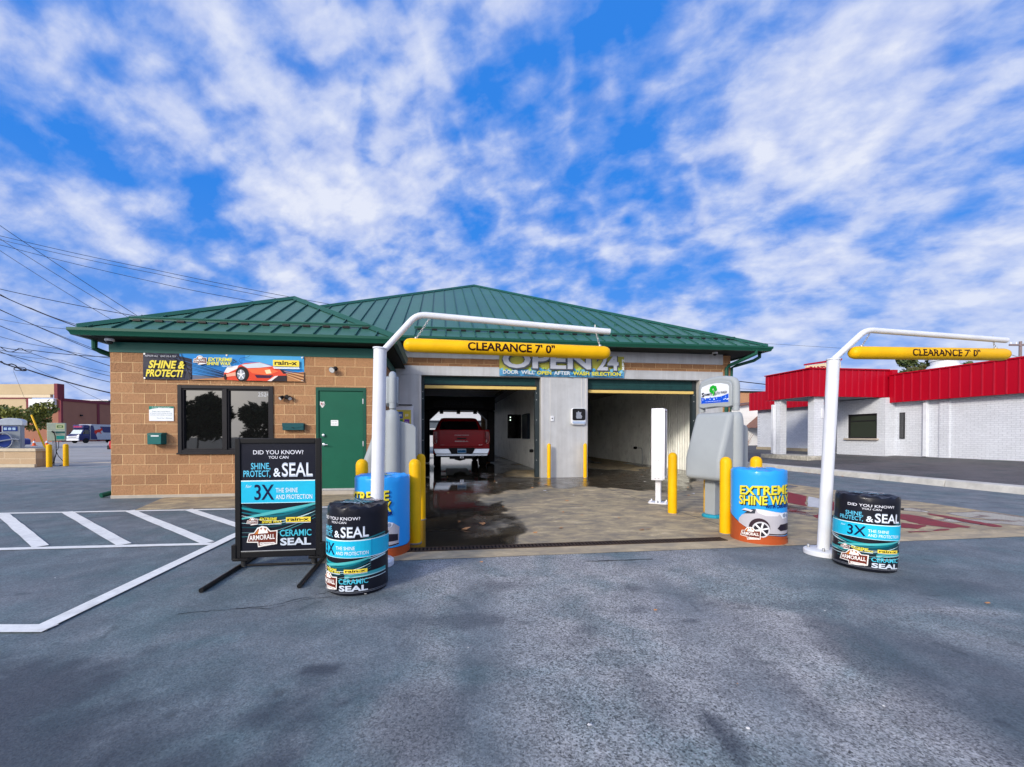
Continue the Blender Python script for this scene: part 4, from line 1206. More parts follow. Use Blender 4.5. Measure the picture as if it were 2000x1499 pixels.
# ------------------------------------------------------------------ bollards
def make_bollard(label, u, v, h=.98, r=.0685):
    t = thing('bollard', label, 'bollard', at(u, v, 0), TH, 'yellow bollards')
    m = MB(); m.lathe([(r, .012), (r, h - r), (r * .93, h - r * .62), (r * .72, h - r * .28), (r * .38, h - r * .06), (0, h)], YELLOW, 28); m.build('sleeve', t, smooth=50)
    m = MB(); m.lathe([(r + .012, 0), (r + .010, .012), (r * .9, .014)], mat('grout', (.25, .23, .20), .9), 28); m.build('footing_ring', t)
    return t
b0 = make_bollard('yellow bollard right of the left blue drum, the nearer of that pair', 6.18, -4.19)
for lbl, u, v in (('yellow bollard behind the one by the left blue drum, dark wet concrete beside it', 6.182, -2.84), ('yellow bollard showing only its top above the left blue drum', 5.58, -4.16),
                  ('yellow bollard left of the right blue drum in front of the grey kiosk', 10.07, -4.24), ('yellow bollard showing only its domed top above the right blue drum', 10.56, -4.16),
                  ('yellow bollard beside the tall white lane light', 10.15, -2.90), ('yellow bollard behind the grey kiosk pedestal', 10.77, -2.90),
                  ('yellow bollard at the left corner of the pillar between the bays', 9.60, 2.60), ('yellow bollard at the right corner of the pillar between the bays', 10.68, 2.56),
                  ('yellow bollard by the planter with a black hose hanging over it', -8.78, 9.18), ('yellow bollard standing alone right of the planter', -8.63, 9.72)):
    o = dup(b0, at(u, v, 0), TH, lbl)
    if v > 2 and v < 3: o.scale = (.80, .80, 1.04)
    if u < 0: o.scale = (1.25, 1.25, .93)

# ------------------------------------------------------------------ drums with printed covers
def crinkle(bm_, R, H, amp, seed):
    for v_ in bm_.vertices:
        a = atan2(v_.co.y, v_.co.x); q = hypot(v_.co.x, v_.co.y)
        v_.co.z += 0
def drum(name, label, loc, R, H, phi, blue, lean=0.0, seed=1):
    t = thing(name, label, 'drum', loc, 0, None)
    body = mat('drum_blue', lin('#2c9fee'), .36, var=.05, scale=3, coat=.12, bump=.12, bscale=7) if blue else mat('drum_black', (.010, .011, .018), .34, var=.15, scale=3, coat=.08, bump=.10, bscale=7)
    rg = random.Random(seed)
    seg = 72
    prof = [(R * .96, 0.0), (R * .995, .012), (R, .03)] + [(R, .03 + (H - .09) * k / 8) for k in range(1, 9)] + [(R * .998, H - .018), (R * .985, H - .005), (R * .95, H)]
    tops = [(R * .75, H + .003), (R * .5, H + .006), (R * .25, H + .005), (.004, H + .004)]
    m = MB(); rings = []
    for i, (r_, h_) in enumerate(prof + tops):
        ring = []
        for k in range(seg):
            a = 2 * pi * k / seg
            wob = (1 + .006 * sin(3 * a + seed) * (h_ / H)) if i < len(prof) else 1
            dz = 0
            if i >= len(prof) - 3:
                dz = .010 * sin(7 * a + seed + i) * sin(3 * a + 2 * i) + .006 * sin(13 * a + 5 * i)
            ring.append(Vector((r_ * wob * cos(a), r_ * wob * sin(a), h_ + dz)))
        rings.append(ring)
    m.loft(rings, body)
    m.build('body', t, smooth=60)
    def dm(x, y, d):
        a = phi + x / R
        wob = 1 + .006 * sin(3 * a + seed) * (y / H)
        return ((R * wob + d) * cos(a), (R * wob + d) * sin(a), y)
    A = Art()
    if blue:
        A.clip(-R * 3.1, R * 3.1, .004, H - .05)
        base = [(-.9, .30), (-.5, .34), (-.30, .275), (-.22, .235), (-.08, .155), (.08, .112), (.30, .094), (.6, .094), (.9, .16)]
        A.poly([(-.9, 0)] + base[:1] + base[1:] + [(.9, 0)], '#a9502b')
        A.line(base, .006, '#3a2430')
        # silver car
        A.poly([(-.21, .225), (-.205, .27), (-.17, .315), (-.12, .345), (-.06, .395), (-.02, .405), (.06, .40), (.17, .38), (.30, .36), (.40, .35), (.47, .30), (.46, .12), (.30, .104), (.10, .112), (-.05, .15), (-.14, .19)], '#b9b6bd')
        A.poly([(-.02, .405), (.06, .40), (.17, .38), (.26, .365), (.20, .33), (.08, .33), (0, .36)], '#dcd9dd')
        A.poly([(-.15, .335), (-.06, .40), (-.02, .40), (-.03, .35)], '#3a3d46')
        A.poly([(-.17, .375), (-.13, .402), (-.05, .385), (-.07, .365)], '#d2cdd2')
        A.line([(-.16, .372), (-.08, .366)], .010, '#2a2830')
        A.poly([(.22, .365), (.33, .37), (.40, .35), (.38, .31), (.27, .30)], '#e6eaf2')
        A.poly(ell(.30, .335, .03, .025, 14), '#8f9bb0'); A.poly(ell(.355, .332, .022, .022, 14), '#8f9bb0')
        A.poly([(.20, .19), (.24, .235), (.36, .24), (.45, .23), (.45, .165), (.24, .16)], '#2a2430')
        A.line([(.10, .125), (.30, .115), (.46, .13)], .012, '#2a2430')
        A.poly(ell(.015, .185, .105, .115, 28), '#35252e')
        A.poly(ell(.03, .17, .088, .092, 28), '#c9c9cf')
        A.poly(ell(.03, .17, .072, .076, 28), '#2c2830')
        for k in range(6):
            a = radians(60 * k + 15); A.line([(.03, .17), (.03 + .075 * cos(a), .17 + .080 * sin(a))], .018, '#e8e8ec')
        A.poly(ell(.03, .17, .02, .02, 14), '#d9d9de')
        A.poly([(-.20, .11), (-.05, .10), (.12, .07), (.5, .05), (.5, .0), (-.20, .0)], '#b0532c')
        for s_, x, y, w_, c in (('EXTREME', -.19, .560, .545, 0), ('SHINE WAX', -.198, .445, .575, 0)):
            A.text(s_, x + .010, y - .010, .098, '#2a2f1c', w=w_, bold=.04, rot=.055, shear=.06); A.text(s_, x, y, .098, '#e6d63e', w=w_, bold=.03, rot=.055, shear=.06)
            A.text(s_, x + .004, y + .006, .045, '#f4efb8', w=w_ * .98, bold=-.0, rot=.055, shear=.06) if False else None
        A.text('WITH CARNAUBA', .07, .418, .036, '#0f1c6a', w=.32, bold=.04, rot=.055)
        emblem(A, -.175, .055, .20)
    else:
        A.clip(-R * 3.1, R * 3.1, .02, H - .04)
        W, Hh = .49, H * .92
        T = lambda b: b * Hh + .02
        for y0, y1, wd, c in ((.60, .70, .02, '#2b7f86'), (.58, .66, .03, '#6fa9ab'), (.30, .42, .02, '#bfe0e4'), (.22, .24, .05, '#3fa0a6'), (.20, .22, .012, '#9fd0d4'), (.16, .18, .008, '#cfe6ea'), (.36, .44, .008, '#dfeef0')):
            A.line([(R * .2 + (R * 1.5) * k / 8, T(y0 + (y1 - y0) * sin(k / 8 * 1.5))) for k in range(9)], wd * Hh, c)
            A.line([(-R * .4 - (R * 1.6) * k / 8, T(y0 + (y1 - y0) * sin(k / 8 * 1.5))) for k in range(9)], wd * Hh, c)
        A.rect(-R * 3.1, R * 3.1, T(.448), T(.652), '#21b9dc')
        A.rect(-R * 3.1, R * 3.1, T(.652), T(.660), '#dff6fb'); A.rect(-R * 3.1, R * 3.1, T(.440), T(.448), '#dff6fb')
        S_ = Art(); seal_poster(S_, W, Hh)
        for vs_, fs_, c in S_.items:
            A.items.append(([(p[0] - W / 2, p[1] + .02) for p in vs_], fs_, c))
        for y in (.035, .045): A.rect(-R * 3.1, R * 3.1, y - .002, y, '#8a8f98')
    A.build('print', t, dm, cut=.028, base=.002, step=.0003, rough=.35)
    # print showing on the crinkled top
    A = Art()
    if not blue:
        A.text('CERAMIC', 0, -.02, .06, '#2f9fb0', w=.26, align='c', bold=.01); emblem(A, -.02, .06, .16); A.text('SEAL', 0, -.11, .06, '#9fb0be', w=.2, align='c', bold=.03)
        for k in range(6): A.line([(rg.uniform(-.17, -.02), rg.uniform(-.14, .14)), (rg.uniform(.02, .17), rg.uniform(-.14, .14))], .006, '#7fb4bc')
    else:
        A.text('SHINE', 0, -.03, .07, '#cfc24a', w=.26, align='c', bold=.02); A.text('WAX', 0, .07, .07, '#dfe6f0', w=.2, align='c', bold=.02)
    ca, sa = cos(phi + pi / 2), sin(phi + pi / 2)
    A.build('lid_print', t, lambda x, y, d: (x * ca - y * sa, x * sa + y * ca, H + .013 + d), rough=.35)
    t.rotation_euler = (0, lean, 0)
    return t
drum('seal_drum', 'black and cyan drum cover with SEAL lettering beside the sandwich board', (-1.13, 3.40, 0), .238, .69, radians(-71.4 - 37), False, 0.0, 1)
drum('seal_drum', 'black and cyan drum cover leaning at the foot of the right white pole', (3.555, 3.93, 0), .236, .685, radians(-132.2 + 9), False, 0.035, 4)
drum('wax_drum', 'blue drum cover with yellow lettering half hidden behind the left white pole', (-1.21, 4.44, 0), .288, .82, radians(-74.8 - 58), True, 0, 2)
drum('wax_drum', 'blue drum cover with silver car and yellow lettering beside the grey kiosk', (3.19, 4.94, 0), .288, .845, radians(-122.9), True, 0, 5)

# ------------------------------------------------------------------ clearance poles and bars
def cpole(label, u, v, pts, lean, r=.062):
    t = thing('clearance_pole', label, 'pole', at(u, v, 0), TH)
    lx, top = lean
    m = MB(); m.lathe([(.17, 0), (.17, .045), (.155, .055), (.06, .058)], WHITE, 32)
    for k in range(4): m.lathe([(.014, .05), (.014, .085), (.010, .09), (0, .09)], GALV, 6, (.125 * cos(pi / 4 + k * pi / 2), .125 * sin(pi / 4 + k * pi / 2), 0))
    m.build('base_flange', t, bevel=.004)
    m = MB(); m.tube([(0, 0, .05), (lx * .5, 0, top * .5), (lx, 0, top)], r, WHITE, 28); m.build('pole', t)
    m = MB(); m.tube([(lx - .0, 0, top), (lx + .001, 0, top + .014)], r * 1.13, WHITE, 28); m.build('cap', t, bevel=.003)
    m = MB(); m.tube(pts, .030, WHITE, 20); m.build('arm', t)
    return t
def bend(p0, p1, p2, n=5, cut=.09):
    p0, p1, p2 = Vector(p0), Vector(p1), Vector(p2)
    a = p1 + (p0 - p1).normalized() * cut; b = p1 + (p2 - p1).normalized() * cut
    return [p0] + [a * (1 - t) ** 2 + p1 * 2 * t * (1 - t) + b * t * t for t in [i / n for i in range(n + 1)]] + [p2]
cpole('white clearance pole left of the bays with a sagging arm over the lane', 5.855, -4.95, bend((.07, 0, 2.06), (.395, 0, 2.43), (2.36, 0, 2.325)), (.045, 2.08))
cpole('white clearance pole at the right beside the leaning black drum', 10.47, -5.2, bend((.10, 0, 2.045), (.485, 0, 2.372), (2.28, 0, 2.315)), (.10, 2.04), .055)
def cbar(label, u, v, z0, z1, L_, ch, txt, tr):
    t = thing('clearance_bar', label, 'clearance bar', at(u, v, z0), TH)
    sl = atan2(z1 - z0, L_)
    t.rotation_euler = (0, -sl, TH)
    r = .067
    m = MB(); m.lathe([(0, -.0), (.025, .004), (.045, .016), (.06, .038), (r, .07), (r, L_ - .07), (.06, L_ - .038), (.045, L_ - .016), (.025, L_ - .004), (0, L_)], YELLOW, 32, (0, 0, 0), 'x'); m.build('tube', t, smooth=50)
    A = Art(); A.text('CLEARANCE 7\' 0"', *txt)
    def cm(x, y, d):
        a = -pi / 2 + y / r
        return (x, (r + d) * sin(a), -(r + d) * cos(a) if False else (r + d) * sin(y / r)) if False else (x, -(r + d) * cos(y / r), (r + d) * sin(y / r))
    A.build('lettering', t, cm, cuty=.006, base=.002)
    for (x0, dx, zt) in ch:
        m = MB()
        P0 = Vector((x0, 0, r - .004)); P1 = Vector((x0 + dx, 0, zt))
        n = max(3, int((P1 - P0).length / .022))
        d = (P1 - P0).normalized()
        m.lathe([(.016, r - .006), (.016, r + .012), (0, r + .014)], GALV, 10, (x0, 0, 0))
        for k in range(n):
            c = P0 + (P1 - P0) * (k + .5) / n
            s_ = Vector((0, 1, 0)) if k % 2 else d.cross(Vector((0, 1, 0)))
            ring = [c + d * .016 * cos(2 * pi * j / 10) + s_ * .008 * sin(2 * pi * j / 10) for j in range(11)]
            m.tube(ring, .003, GALV, 5, caps=False)
        m.tube([P1 - Vector((0, 0, .0)), P1 + Vector((0, 0, .05))], .006, GALV, 6)
        m.build('chain', t)
    return t
cbar('yellow CLEARANCE bar hanging from the left white pole above the lane', 6.12, -4.95, 2.13, 2.105, 2.10, [(.12, .13, .27), (1.99, -.055, .235)], (.62, -.036, .076, '#2c0f08', .875, 'l', 0, .028), 0)
cbar('yellow CLEARANCE bar hanging from the right white pole', 10.77, -5.2, 2.125, 2.155, 2.00, [(.135, .10, .20), (1.84, -.03, .16)], (.68, -.034, .070, '#2c0f08', .86, 'l', 0, .022), 0)

# ------------------------------------------------------------------ swinging sandwich board
sb = thing('sandwich_board', 'black framed pavement sign about shine and seal standing on sprung feet', 'sign', at(4.955, -4.9, 0), TH)
FRM = mat('board_frame', (.012, .012, .013), .38, var=.1)
m = MB()
for a in ((-.385, -.335, .10, 1.225), (.335, .385, .10, 1.225)): m.box(a[0], a[1], -.022, .022, a[2], a[3], FRM)
m.box(-.335, .335, -.022, .022, 1.175, 1.225, FRM); m.box(-.335, .335, -.022, .022, .10, .16, FRM)
m.build('frame', sb, bevel=.006)
m = MB(); m.box(-.335, .335, -.008, .008, .16, 1.175, mat('poster_black', (.008, .009, .018), .3, coat=.4)); m.build('panel', sb)
m = MB(); m.box(-.333, .333, -.024, -.018, .160, .167, GALV); m.build('clip_strip', sb)
A = Art(); A.clip(0, .66, 0, 1.0); seal_poster(A, .66, 1.0)
A.build('print', sb, lambda x, y, d: (x - .33, -.0082 - d, y + .168))
for s in (-1, 1):
    m = MB(); m.box(s * .395 - .02, s * .395 + .02, -.03, .03, .085, .225, FRM); m.box(min(s * .27, s * .405), max(s * .27, s * .405), -.035, .035, .075, .0995, FRM); m.build('bracket', sb, bevel=.003)
    m = MB()
    P = [(s * .315 + .026 * cos(2 * pi * k / 12), .026 * sin(2 * pi * k / 12), .028 + .047 * k / 96) for k in range(97)]
    m.tube(P, .0035, mat('spring_steel', (.05, .05, .05), .5, .5), 5); m.lathe([(.022, .02), (.022, .078)], mat('spring_core', (.10, .095, .08), .6), 14, (s * .315, 0, 0)); m.build('spring', sb)
    m = MB(); m.tube([(s * .345 - (.02 if s < 0 else -.03), -.61, .02), (s * .345, .36, .02)], .019, FRM, 12); m.build('foot', sb)
m = MB(); m.tube([(-.345, 0, .026), (.345, 0, .026)], .012, FRM, 10); m.build('crossbar', sb)

# ------------------------------------------------------------------ wash kiosks
def kiosk(label, u, v, rz, front_print):
    t = thing('wash_kiosk', label, 'kiosk', at(u, v, 0), TH + rz, None)
    m = MB(); m.prism([(-.085, -.20), (.085, -.20), (.085, -.05), (-.085, -.05)], .045, .62, GREYP, 'z'); m.build('pedestal', t, bevel=.012)
    m = MB(); m.lathe([(.15, .004), (.15, .035), (.135, .05), (.10, .052)], mat('cyan_base', (.02, .30, .42), .45), 10, (0, -.125, 0)); m.build('base_plate', t, bevel=.005, smooth=0)
    m = MB()
    prof = [(.02, 1.60), (-.14, 1.60), (-.39, .91), (-.40, .585), (.02, .585)]
    xs = [(-.30, 1.0), (.30, 1.0)]
    rings = []
    for x, k in xs:
        rings.append([Vector((x, .02 + (p[0] - .02) * k, 1.09 + (p[1] - 1.09) * (.97 + .03 * (k - .93) / .07))) for p in prof])
    m.loft(rings, GREYP); m.build('hood', t, bevel=.07, seg=6, smooth=60)
    m = MB(); m.prism([(.32, .58), (.32, 1.36), (.28, 1.40), (.021, 1.47), (.021, .58)], -.27, .27, GREYP, 'x'); m.build('housing', t, bevel=.015)
    for s in (-1, 1):
        m = MB(); m.lathe([(.10, .585), (.10, 1.42), (.094, 1.50), (.078, 1.57), (.05, 1.60)], GREYP, 24, (s * .275, 0.0, 0)); c_ = m.build('column', t)
        m = MB(); m.lathe([(.047, 1.62), (.047, 1.712), (.052, 1.715), (.052, 1.72)], GREYP, 20, (s * .275, 0, 0)); m.build('post', c_)
    m = MB(); P = [(.275, 0, 1.70), (.275, 0, 1.98), (.268, 0, 2.03), (.245, 0, 2.065), (.20, 0, 2.085), (.1, 0, 2.105), (0, 0, 2.11), (-.1, 0, 2.105), (-.20, 0, 2.085), (-.245, 0, 2.065), (-.268, 0, 2.03), (-.275, 0, 1.98), (-.275, 0, 1.70)]
    m.tube(P, .052, GREYP, 20); m.build('arch', t)
    m = MB(); P2 = [(.265, 1.69), (.265, 2.0), (.24, 2.045), (.19, 2.065), (.1, 2.085), (0, 2.09), (-.1, 2.085), (-.19, 2.065), (-.24, 2.045), (-.265, 2.0), (-.265, 1.69), (-.2, 1.675), (0, 1.69), (.2, 1.675)]
    m.prism(P2, -.09, .080, GREYP, 'y'); sg = m.build('sign_box', t, bevel=.014, seg=3)
    P3 = [(.215, 1.745), (.225, 1.76), (.225, 1.98), (.205, 2.01), (.1, 2.04), (0, 2.045), (-.1, 2.04), (-.205, 2.01), (-.225, 1.98), (-.225, 1.76), (-.215, 1.745)]
    m = MB(); m.prism(P3, -.094, -.0905, mat('sign_face', (.72, .76, .82), .25), 'y'); m.prism(P3, .0805, .086, BLACK, 'y'); f_ = m.build('sign_face', sg)
    if front_print:
        A = Art(); A.clip(-.222, .222, 1.748, 2.04)
        A.poly([(-.23, 1.74), (-.23, 1.84), (-.1, 1.83), (0, 1.835), (.1, 1.84), (.18, 1.86), (.23, 1.875), (.23, 1.74)], '#1450c8')
        rg = random.Random(8)
        for k in range(26):
            A.poly(ell(rg.uniform(-.22, .22), rg.uniform(1.79, 1.865), rg.uniform(.003, .012), rg.uniform(.006, .014), 8), rg.choice(['#cfe4f7', '#6fa6ea', '#e8f2fa']))
        G = '#18a02a'
        for a in (70, 160, 290 - 60, 20):
            ca, sa = cos(radians(a)), sin(radians(a)); cx, cy = -.015 + .035 * ca, 1.955 + .037 * sa
            A.poly(ell(cx - .016 * sa, cy + .016 * ca, .026, .026, 14), G); A.poly(ell(cx + .016 * sa, cy - .016 * ca, .026, .026, 14), G)
        A.line([(-.012, 1.95), (.0, 1.90), (-.01, 1.86)], [.012, .02, .03], '#4cc04a')
        A.poly(ell(-.015, 1.955, .008, .008, 10), '#cdeccf')
        A.text('S', -.205, 1.855, .062, '#14142c', w=.042, bold=.03); A.text("HAMMY'S", -.16, 1.868, .034, '#14142c', w=.125, bold=.02)
        A.text('A', .0, 1.862, .066, '#14142c', w=.032, bold=.02); A.text('UTO', .035, 1.875, .036, '#14142c', w=.06, bold=.02); A.text('WASH', .105, 1.88, .036, '#14142c', w=.1, bold=.02)
        A.text('www.shammysautowash.com', -.14, 1.768, .013, '#dce8f8', w=.25)
        A.build('print', f_, lambda x, y, d: (x, -.094 - d, y))
    else:
        m = MB(); m.box(-.20, .20, -.3955, -.385, .60, .75, GREYP); m.build('access_panel', t, bevel=.004)
    return t
kiosk('grey wash kiosk with a shamrock sign right of the white lane light', 10.72, -3.20, radians(-70), True)
kiosk('grey wash kiosk seen edge-on behind the left white pole', 5.795, -2.98, radians(-84), False)

# tall white lane light
ll = thing('lane_light', 'tall white boxed lane light on a post between bollard and right bay', 'lane light', at(10.46, -1.92, 0), TH + radians(-36))
WBOX = mat('white_box', (.84, .84, .86), .4, var=.03, dirt=.06)
m = MB(); m.box(-.10, .10, -.19, .19, .44, 1.74, WBOX); hs_ = m.build('housing', ll, bevel=.006)
m = MB(); m.box(.1005, .104, -.165, .165, .50, 1.69, mat('lane_panel', (.10, .10, .13), .25)); m.build('lens_panel', hs_)
m = MB(); m.box(.1005, .125, -.19, -.172, .46, 1.73, WBOX); m.box(.1005, .125, .172, .19, .46, 1.73, WBOX); m.box(.1005, .125, -.172, .172, 1.70, 1.73, WBOX); m.build('bezel', hs_)
A = Art()
for z in (.47, .80, 1.13): A.rect(-.045, -.02, z, z + .006, '#8b8d92'); A.rect(.012, .037, z, z + .006, '#8b8d92')
A.rect(-.045, -.02, 1.23, 1.236, '#8b8d92')
A.build('vent_slot', hs_, lambda x, y, d: (x, -.19 - d, y))
m = MB(); m.box(-.045, .045, -.06, .06, .02, .4385, WBOX); m.build('post', ll, bevel=.004)
m = MB(); m.prism(rrect(-.17, .17, -.13, .13, .05), .0, .022, WBOX, 'z')
for x, y in ((-.13, -.09), (.13, -.09), (-.13, .09), (.13, .09), (0, -.1)): m.lathe([(.014, .022), (.014, .06), (0, .062)], GALV if x == 0 else WBOX, 8, (x, y, 0))
m.build('base_plate', ll, bevel=.005)

# wash menu board by the office corner
wm = thing('wash_menu', 'white cabinet with a yellow wash menu behind the left kiosk', 'menu board', at(5.42, 2.15, 0), TH)
m = MB(); m.box(-.33, .33, -.06, .10, .55, 2.05, WHITE); m.build('cabinet', wm, bevel=.012)
m = MB(); m.box(-.27, .27, -.066, -.0605, 1.35, 1.93, mat('menu_face', (.62, .50, .08), .3)); fc = m.build('menu_face', wm)
A = Art()
for i, c in enumerate(('#c04a3a', '#3a62a8', '#d9c23a', '#3aa0c0', '#3a8a4a', '#7a4aa0')): A.rect(-.24 + .17 * (i % 3), -.11 + .17 * (i % 3), 1.70 - .2 * (i // 3), 1.88 - .2 * (i // 3), c)
for i in range(6): A.text('$%d' % (6 + i * 2), -.22 + .17 * (i % 3), 1.76 - .2 * (i // 3), .06, '#f2efe0', w=.08, bold=.02)
A.build('print', fc, lambda x, y, d: (x, -.066 - d, y))
m = MB(); m.box(-.30, .30, -.12, .10, 2.0505, 2.075, mat('menu_hood', (.05, .05, .06), .5)); m.build('hood', wm, bevel=.004)
for s in (-1, 1):
    m = MB(); m.box(s * .25 - .03, s * .25 + .03, -.03, .05, 0.0, .5495, GALV); m.build('leg', wm)
#PART4
# ------------------------------------------------------------------ inside the bays
gm = mat('machine_black', (.010, .011, .013), .45, var=.15)
gt = thing('wash_gantry', 'black arched wash machine straddling the red truck in the left bay', 'wash machine', at(7.26, 9.6, 0), TH)
for s in (-1, 1):
    m = MB(); x0, x1 = sorted((s * 1.28, s * 1.62)); m.box(x0, x1, -.35, .35, .06, 2.35, gm); m.build('leg', gt, bevel=.05)
    m = MB(); m.prism([(s * 1.279, 1.95), (s * 1.279, 2.36), (s * .85, 2.36)], -.3, .3, gm, 'y'); m.build('shoulder', gt)
m = MB(); m.box(-1.62, 1.62, -.45, .45, 2.362, 2.98, gm); hd = m.build('header', gt, bevel=.04)
m = MB(); m.prism([(1.1 * cos(pi * k / 10), 2.70 + .12 * sin(pi * k / 10)) for k in range(11)] + [(-1.1, 2.5), (1.1, 2.5)], -.49, -.452, mat('gantry_panel', (.025, .028, .032), .3), 'y'); m.build('name_panel', hd)
A = Art(); A.text('TOUCHLESS', 0, 2.60, .13, '#3c4048', w=1.3, align='c', bold=.03); A.build('lettering', hd, lambda x, y, d: (x, -.491 - d, y))
for x in (-.75, 0, .75):
    m = MB(); m.box(x - .08, x + .08, -.3, -.1, 2.22, 2.3615, gm); m.build('nozzle_box', gt, bevel=.01)
m = MB()
for s in (-1, 1): m.box(s * 1.69 - .04, s * 1.69 + .04, -6.2, 8.5, 2.985, 3.10, mat('rail_steel', (.06, .06, .065), .5, .5))
tag(m.build('overhead_rails', None, loc=at(7.26, 9.6, .0), rot=(0, 0, TH)), 'pair of dark overhead rails carrying the wash machine in the left bay', 'rails')
def wallbox(label, u, v, z, w_, h_, fx):
    t = thing('signal_box', label, 'signal box', at(u, v, z), TH)
    m = MB(); m.box(0 if fx < 0 else -.12, .12 if fx < 0 else 0, -w_ / 2, w_ / 2, 0, h_, BLACK); o = m.build('case', t, bevel=.015)
    m = MB(); m.box(-.01 if fx < 0 else .0005, -.0005 if fx < 0 else .01, -w_ / 2 + .03, w_ / 2 - .03, .03, h_ - .03, mat('signal_face', (.004, .004, .006), .15)); m.build('face', t)
t = thing('signal_box', 'black lit-arrow signal box hanging on the left bay wall', 'signal box', at(9.80, 8.6, 1.12), TH)
m = MB(); m.box(-.44, .15, -.06, .06, 0, 1.05, BLACK); o = m.build('case', t, bevel=.02)
m = MB(); m.box(-.40, .11, -.066, -.0605, .04, 1.01, mat('signal_face', (.004, .004, .006), .15)); m.build('face', t)
LIT = bpy.data.materials.new('signal_lamp'); LIT.use_nodes = True
_b = LIT.node_tree.nodes['Principled BSDF']; _b.inputs['Emission Color'].default_value = (.8, 1, .85, 1); _b.inputs['Emission Strength'].default_value = 1.2
_n = LIT.node_tree.nodes.new('ShaderNodeTexNoise'); LIT.node_tree.links.new(_n.outputs[0], _b.inputs['Roughness'])
for z in (.80, .92):
    m = MB(); m.lathe([(0, -.072), (.028, -.071), (.028, -.0665)], LIT, 12, (-.33, 0, z), 'y'); m.build('lamp', t)
t = thing('wall_panel_box', 'dark blue cabinet on the right wall of the left bay', 'cabinet', at(9.93, 7.2, 1.12), TH)
m = MB(); m.box(-.10, .0, -.55, .55, 0, 1.0, mat('cabinet_blue', (.02, .03, .05), .5)); m.build('case', t, bevel=.01)
m = MB(); m.box(-.112, -.1005, -.5, .5, .05, .95, mat('cabinet_door', (.03, .045, .07), .4)); m.build('door', t, bevel=.004)
t = thing('signal_box', 'black signal box hanging by the pillar inside the right bay', 'signal box', at(11.0, 5.6, 1.25), TH)
m = MB(); m.box(-.25, .25, -.06, .06, 0, .95, BLACK); m.build('case', t, bevel=.02)
m = MB(); m.box(-.21, .21, -.066, -.0605, .04, .91, mat('signal_face', None)); m.build('face', t)
def sprayer(label, u, v):
    t = thing('spray_arm', label, 'sprayer', at(u, v, 0), TH)
    m = MB(); m.tube([(0, 0, .0), (0, 0, .62), (-.02, 0, .70), (-.09, 0, .735), (-.26, 0, .735)], .022, GALV, 10); m.build('pipe', t)
    m = MB(); m.lathe([(0, -.38), (.05, -.37), (.06, -.31), (.05, -.25), (0, -.24)], BLACK, 14, (0, 0, .735), 'x'); m.build('nozzle', t)
sprayer('bent spray pipe standing along the right wall of the left bay', 9.80, 4.45)
sprayer('bent spray pipe standing inside the right bay', 14.85, 7.2)
lt = thing('step_rack', 'short dark ladder rack against the right wall of the right bay', 'rack', at(15.0, 3.9, 0), TH)
m = MB()
for y in (-.16, .16): m.tube([(0, y, 0), (.05, y, .62)], .012, GALV, 8)
m.build('rail', lt)
for z in (.12, .26, .40, .54):
    m = MB(); m.tube([(.08 * z, -.16, z), (.08 * z, .16, z)], .010, GALV, 8); m.build('rung', lt)

# ------------------------------------------------------------------ vehicles
def wheel(parent, x, y, r, wd, rimc=CHROME, name='wheel'):
    m = MB(); m.lathe([(r * .62, -wd / 2), (r * .9, -wd / 2), (r * .985, -wd * .36), (r, -wd * .2), (r, wd * .2), (r * .985, wd * .36), (r * .9, wd / 2), (r * .62, wd / 2)], RUBBER, 32, (0, 0, 0), 'x')
    w_ = m.build(name, parent, loc=(x, y, r))
    m = MB()
    s = 1 if x > 0 else -1
    m.lathe([(r * .63, -wd * .4), (r * .63, wd * .42), (r * .55, wd * .46), (r * .5, wd * .2), (r * .2, wd * .28), (.0, wd * .3)] if s > 0 else [(.0, -wd * .3), (r * .2, -wd * .28), (r * .5, -wd * .2), (r * .55, -wd * .46), (r * .63, -wd * .42), (r * .63, wd * .4)], rimc, 24, (0, 0, 0), 'x')
    m.build('rim', w_)
def arch_profile(front, pts_top, zb, wheels, r):
    """Side outline (y, z): along the bottom with wheel arches, then back over the top."""
    P = []
    y0, y1 = front
    P.append((y0, zb))
    for c in wheels:
        for k in range(9):
            a = pi - pi * k / 8
            P.append((c + r * cos(a), max(zb, zb + 0.0) + r * sin(a) * .92))
    P.append((y1, zb))
    return P + pts_top
RED = mat('truck_red', (.42, .003, .009), .28, var=.05, coat=.12, spec=.2)
tr = thing('pickup_truck', 'dark red crew cab pickup truck seen from behind inside the left bay', 'truck', at(7.25, 6.35, 0), TH)
tr.scale = (1.06, 1.06, 1.03)
m = MB()
prof = arch_profile((.06, 5.75), [(5.80, .72), (5.74, 1.02), (5.55, 1.12), (4.45, 1.20), (4.2, 1.30), (2.05, 1.36), (1.99, 1.40), (.06, 1.43)], .52, (1.25, 4.85), .50)
m.prism(prof, -1.0, 1.0, RED, 'x'); m.build('body', tr, bevel=.035, seg=3, smooth=40)
m = MB()
rings = []
for z, hw, ya, yb in ((1.36, .96, 2.02, 4.35), (1.50, .93, 2.06, 4.2), (1.83, .78, 2.24, 3.72), (1.93, .72, 2.36, 3.55), (1.965, .62, 2.6, 3.3)):
    rings.append([Vector((x, y, z)) for x, y in rrect(-hw, hw, ya, yb, .12, 4)])
m.loft(rings, RED); cab = m.build('cab', tr, smooth=40)
def quadp(name, pts, th, m_, parent):
    q = MB(); P = [Vector(p) for p in pts]; n_ = (P[1] - P[0]).cross(P[2] - P[0]).normalized() * th
    k = len(P)
    q.add(P + [p + n_ for p in P], [tuple(range(k - 1, -1, -1)), tuple(range(k, 2 * k))] + [(i, (i + 1) % k, k + (i + 1) % k, k + i) for i in range(k)], m_)
    return q.build(name, parent, smooth=0)
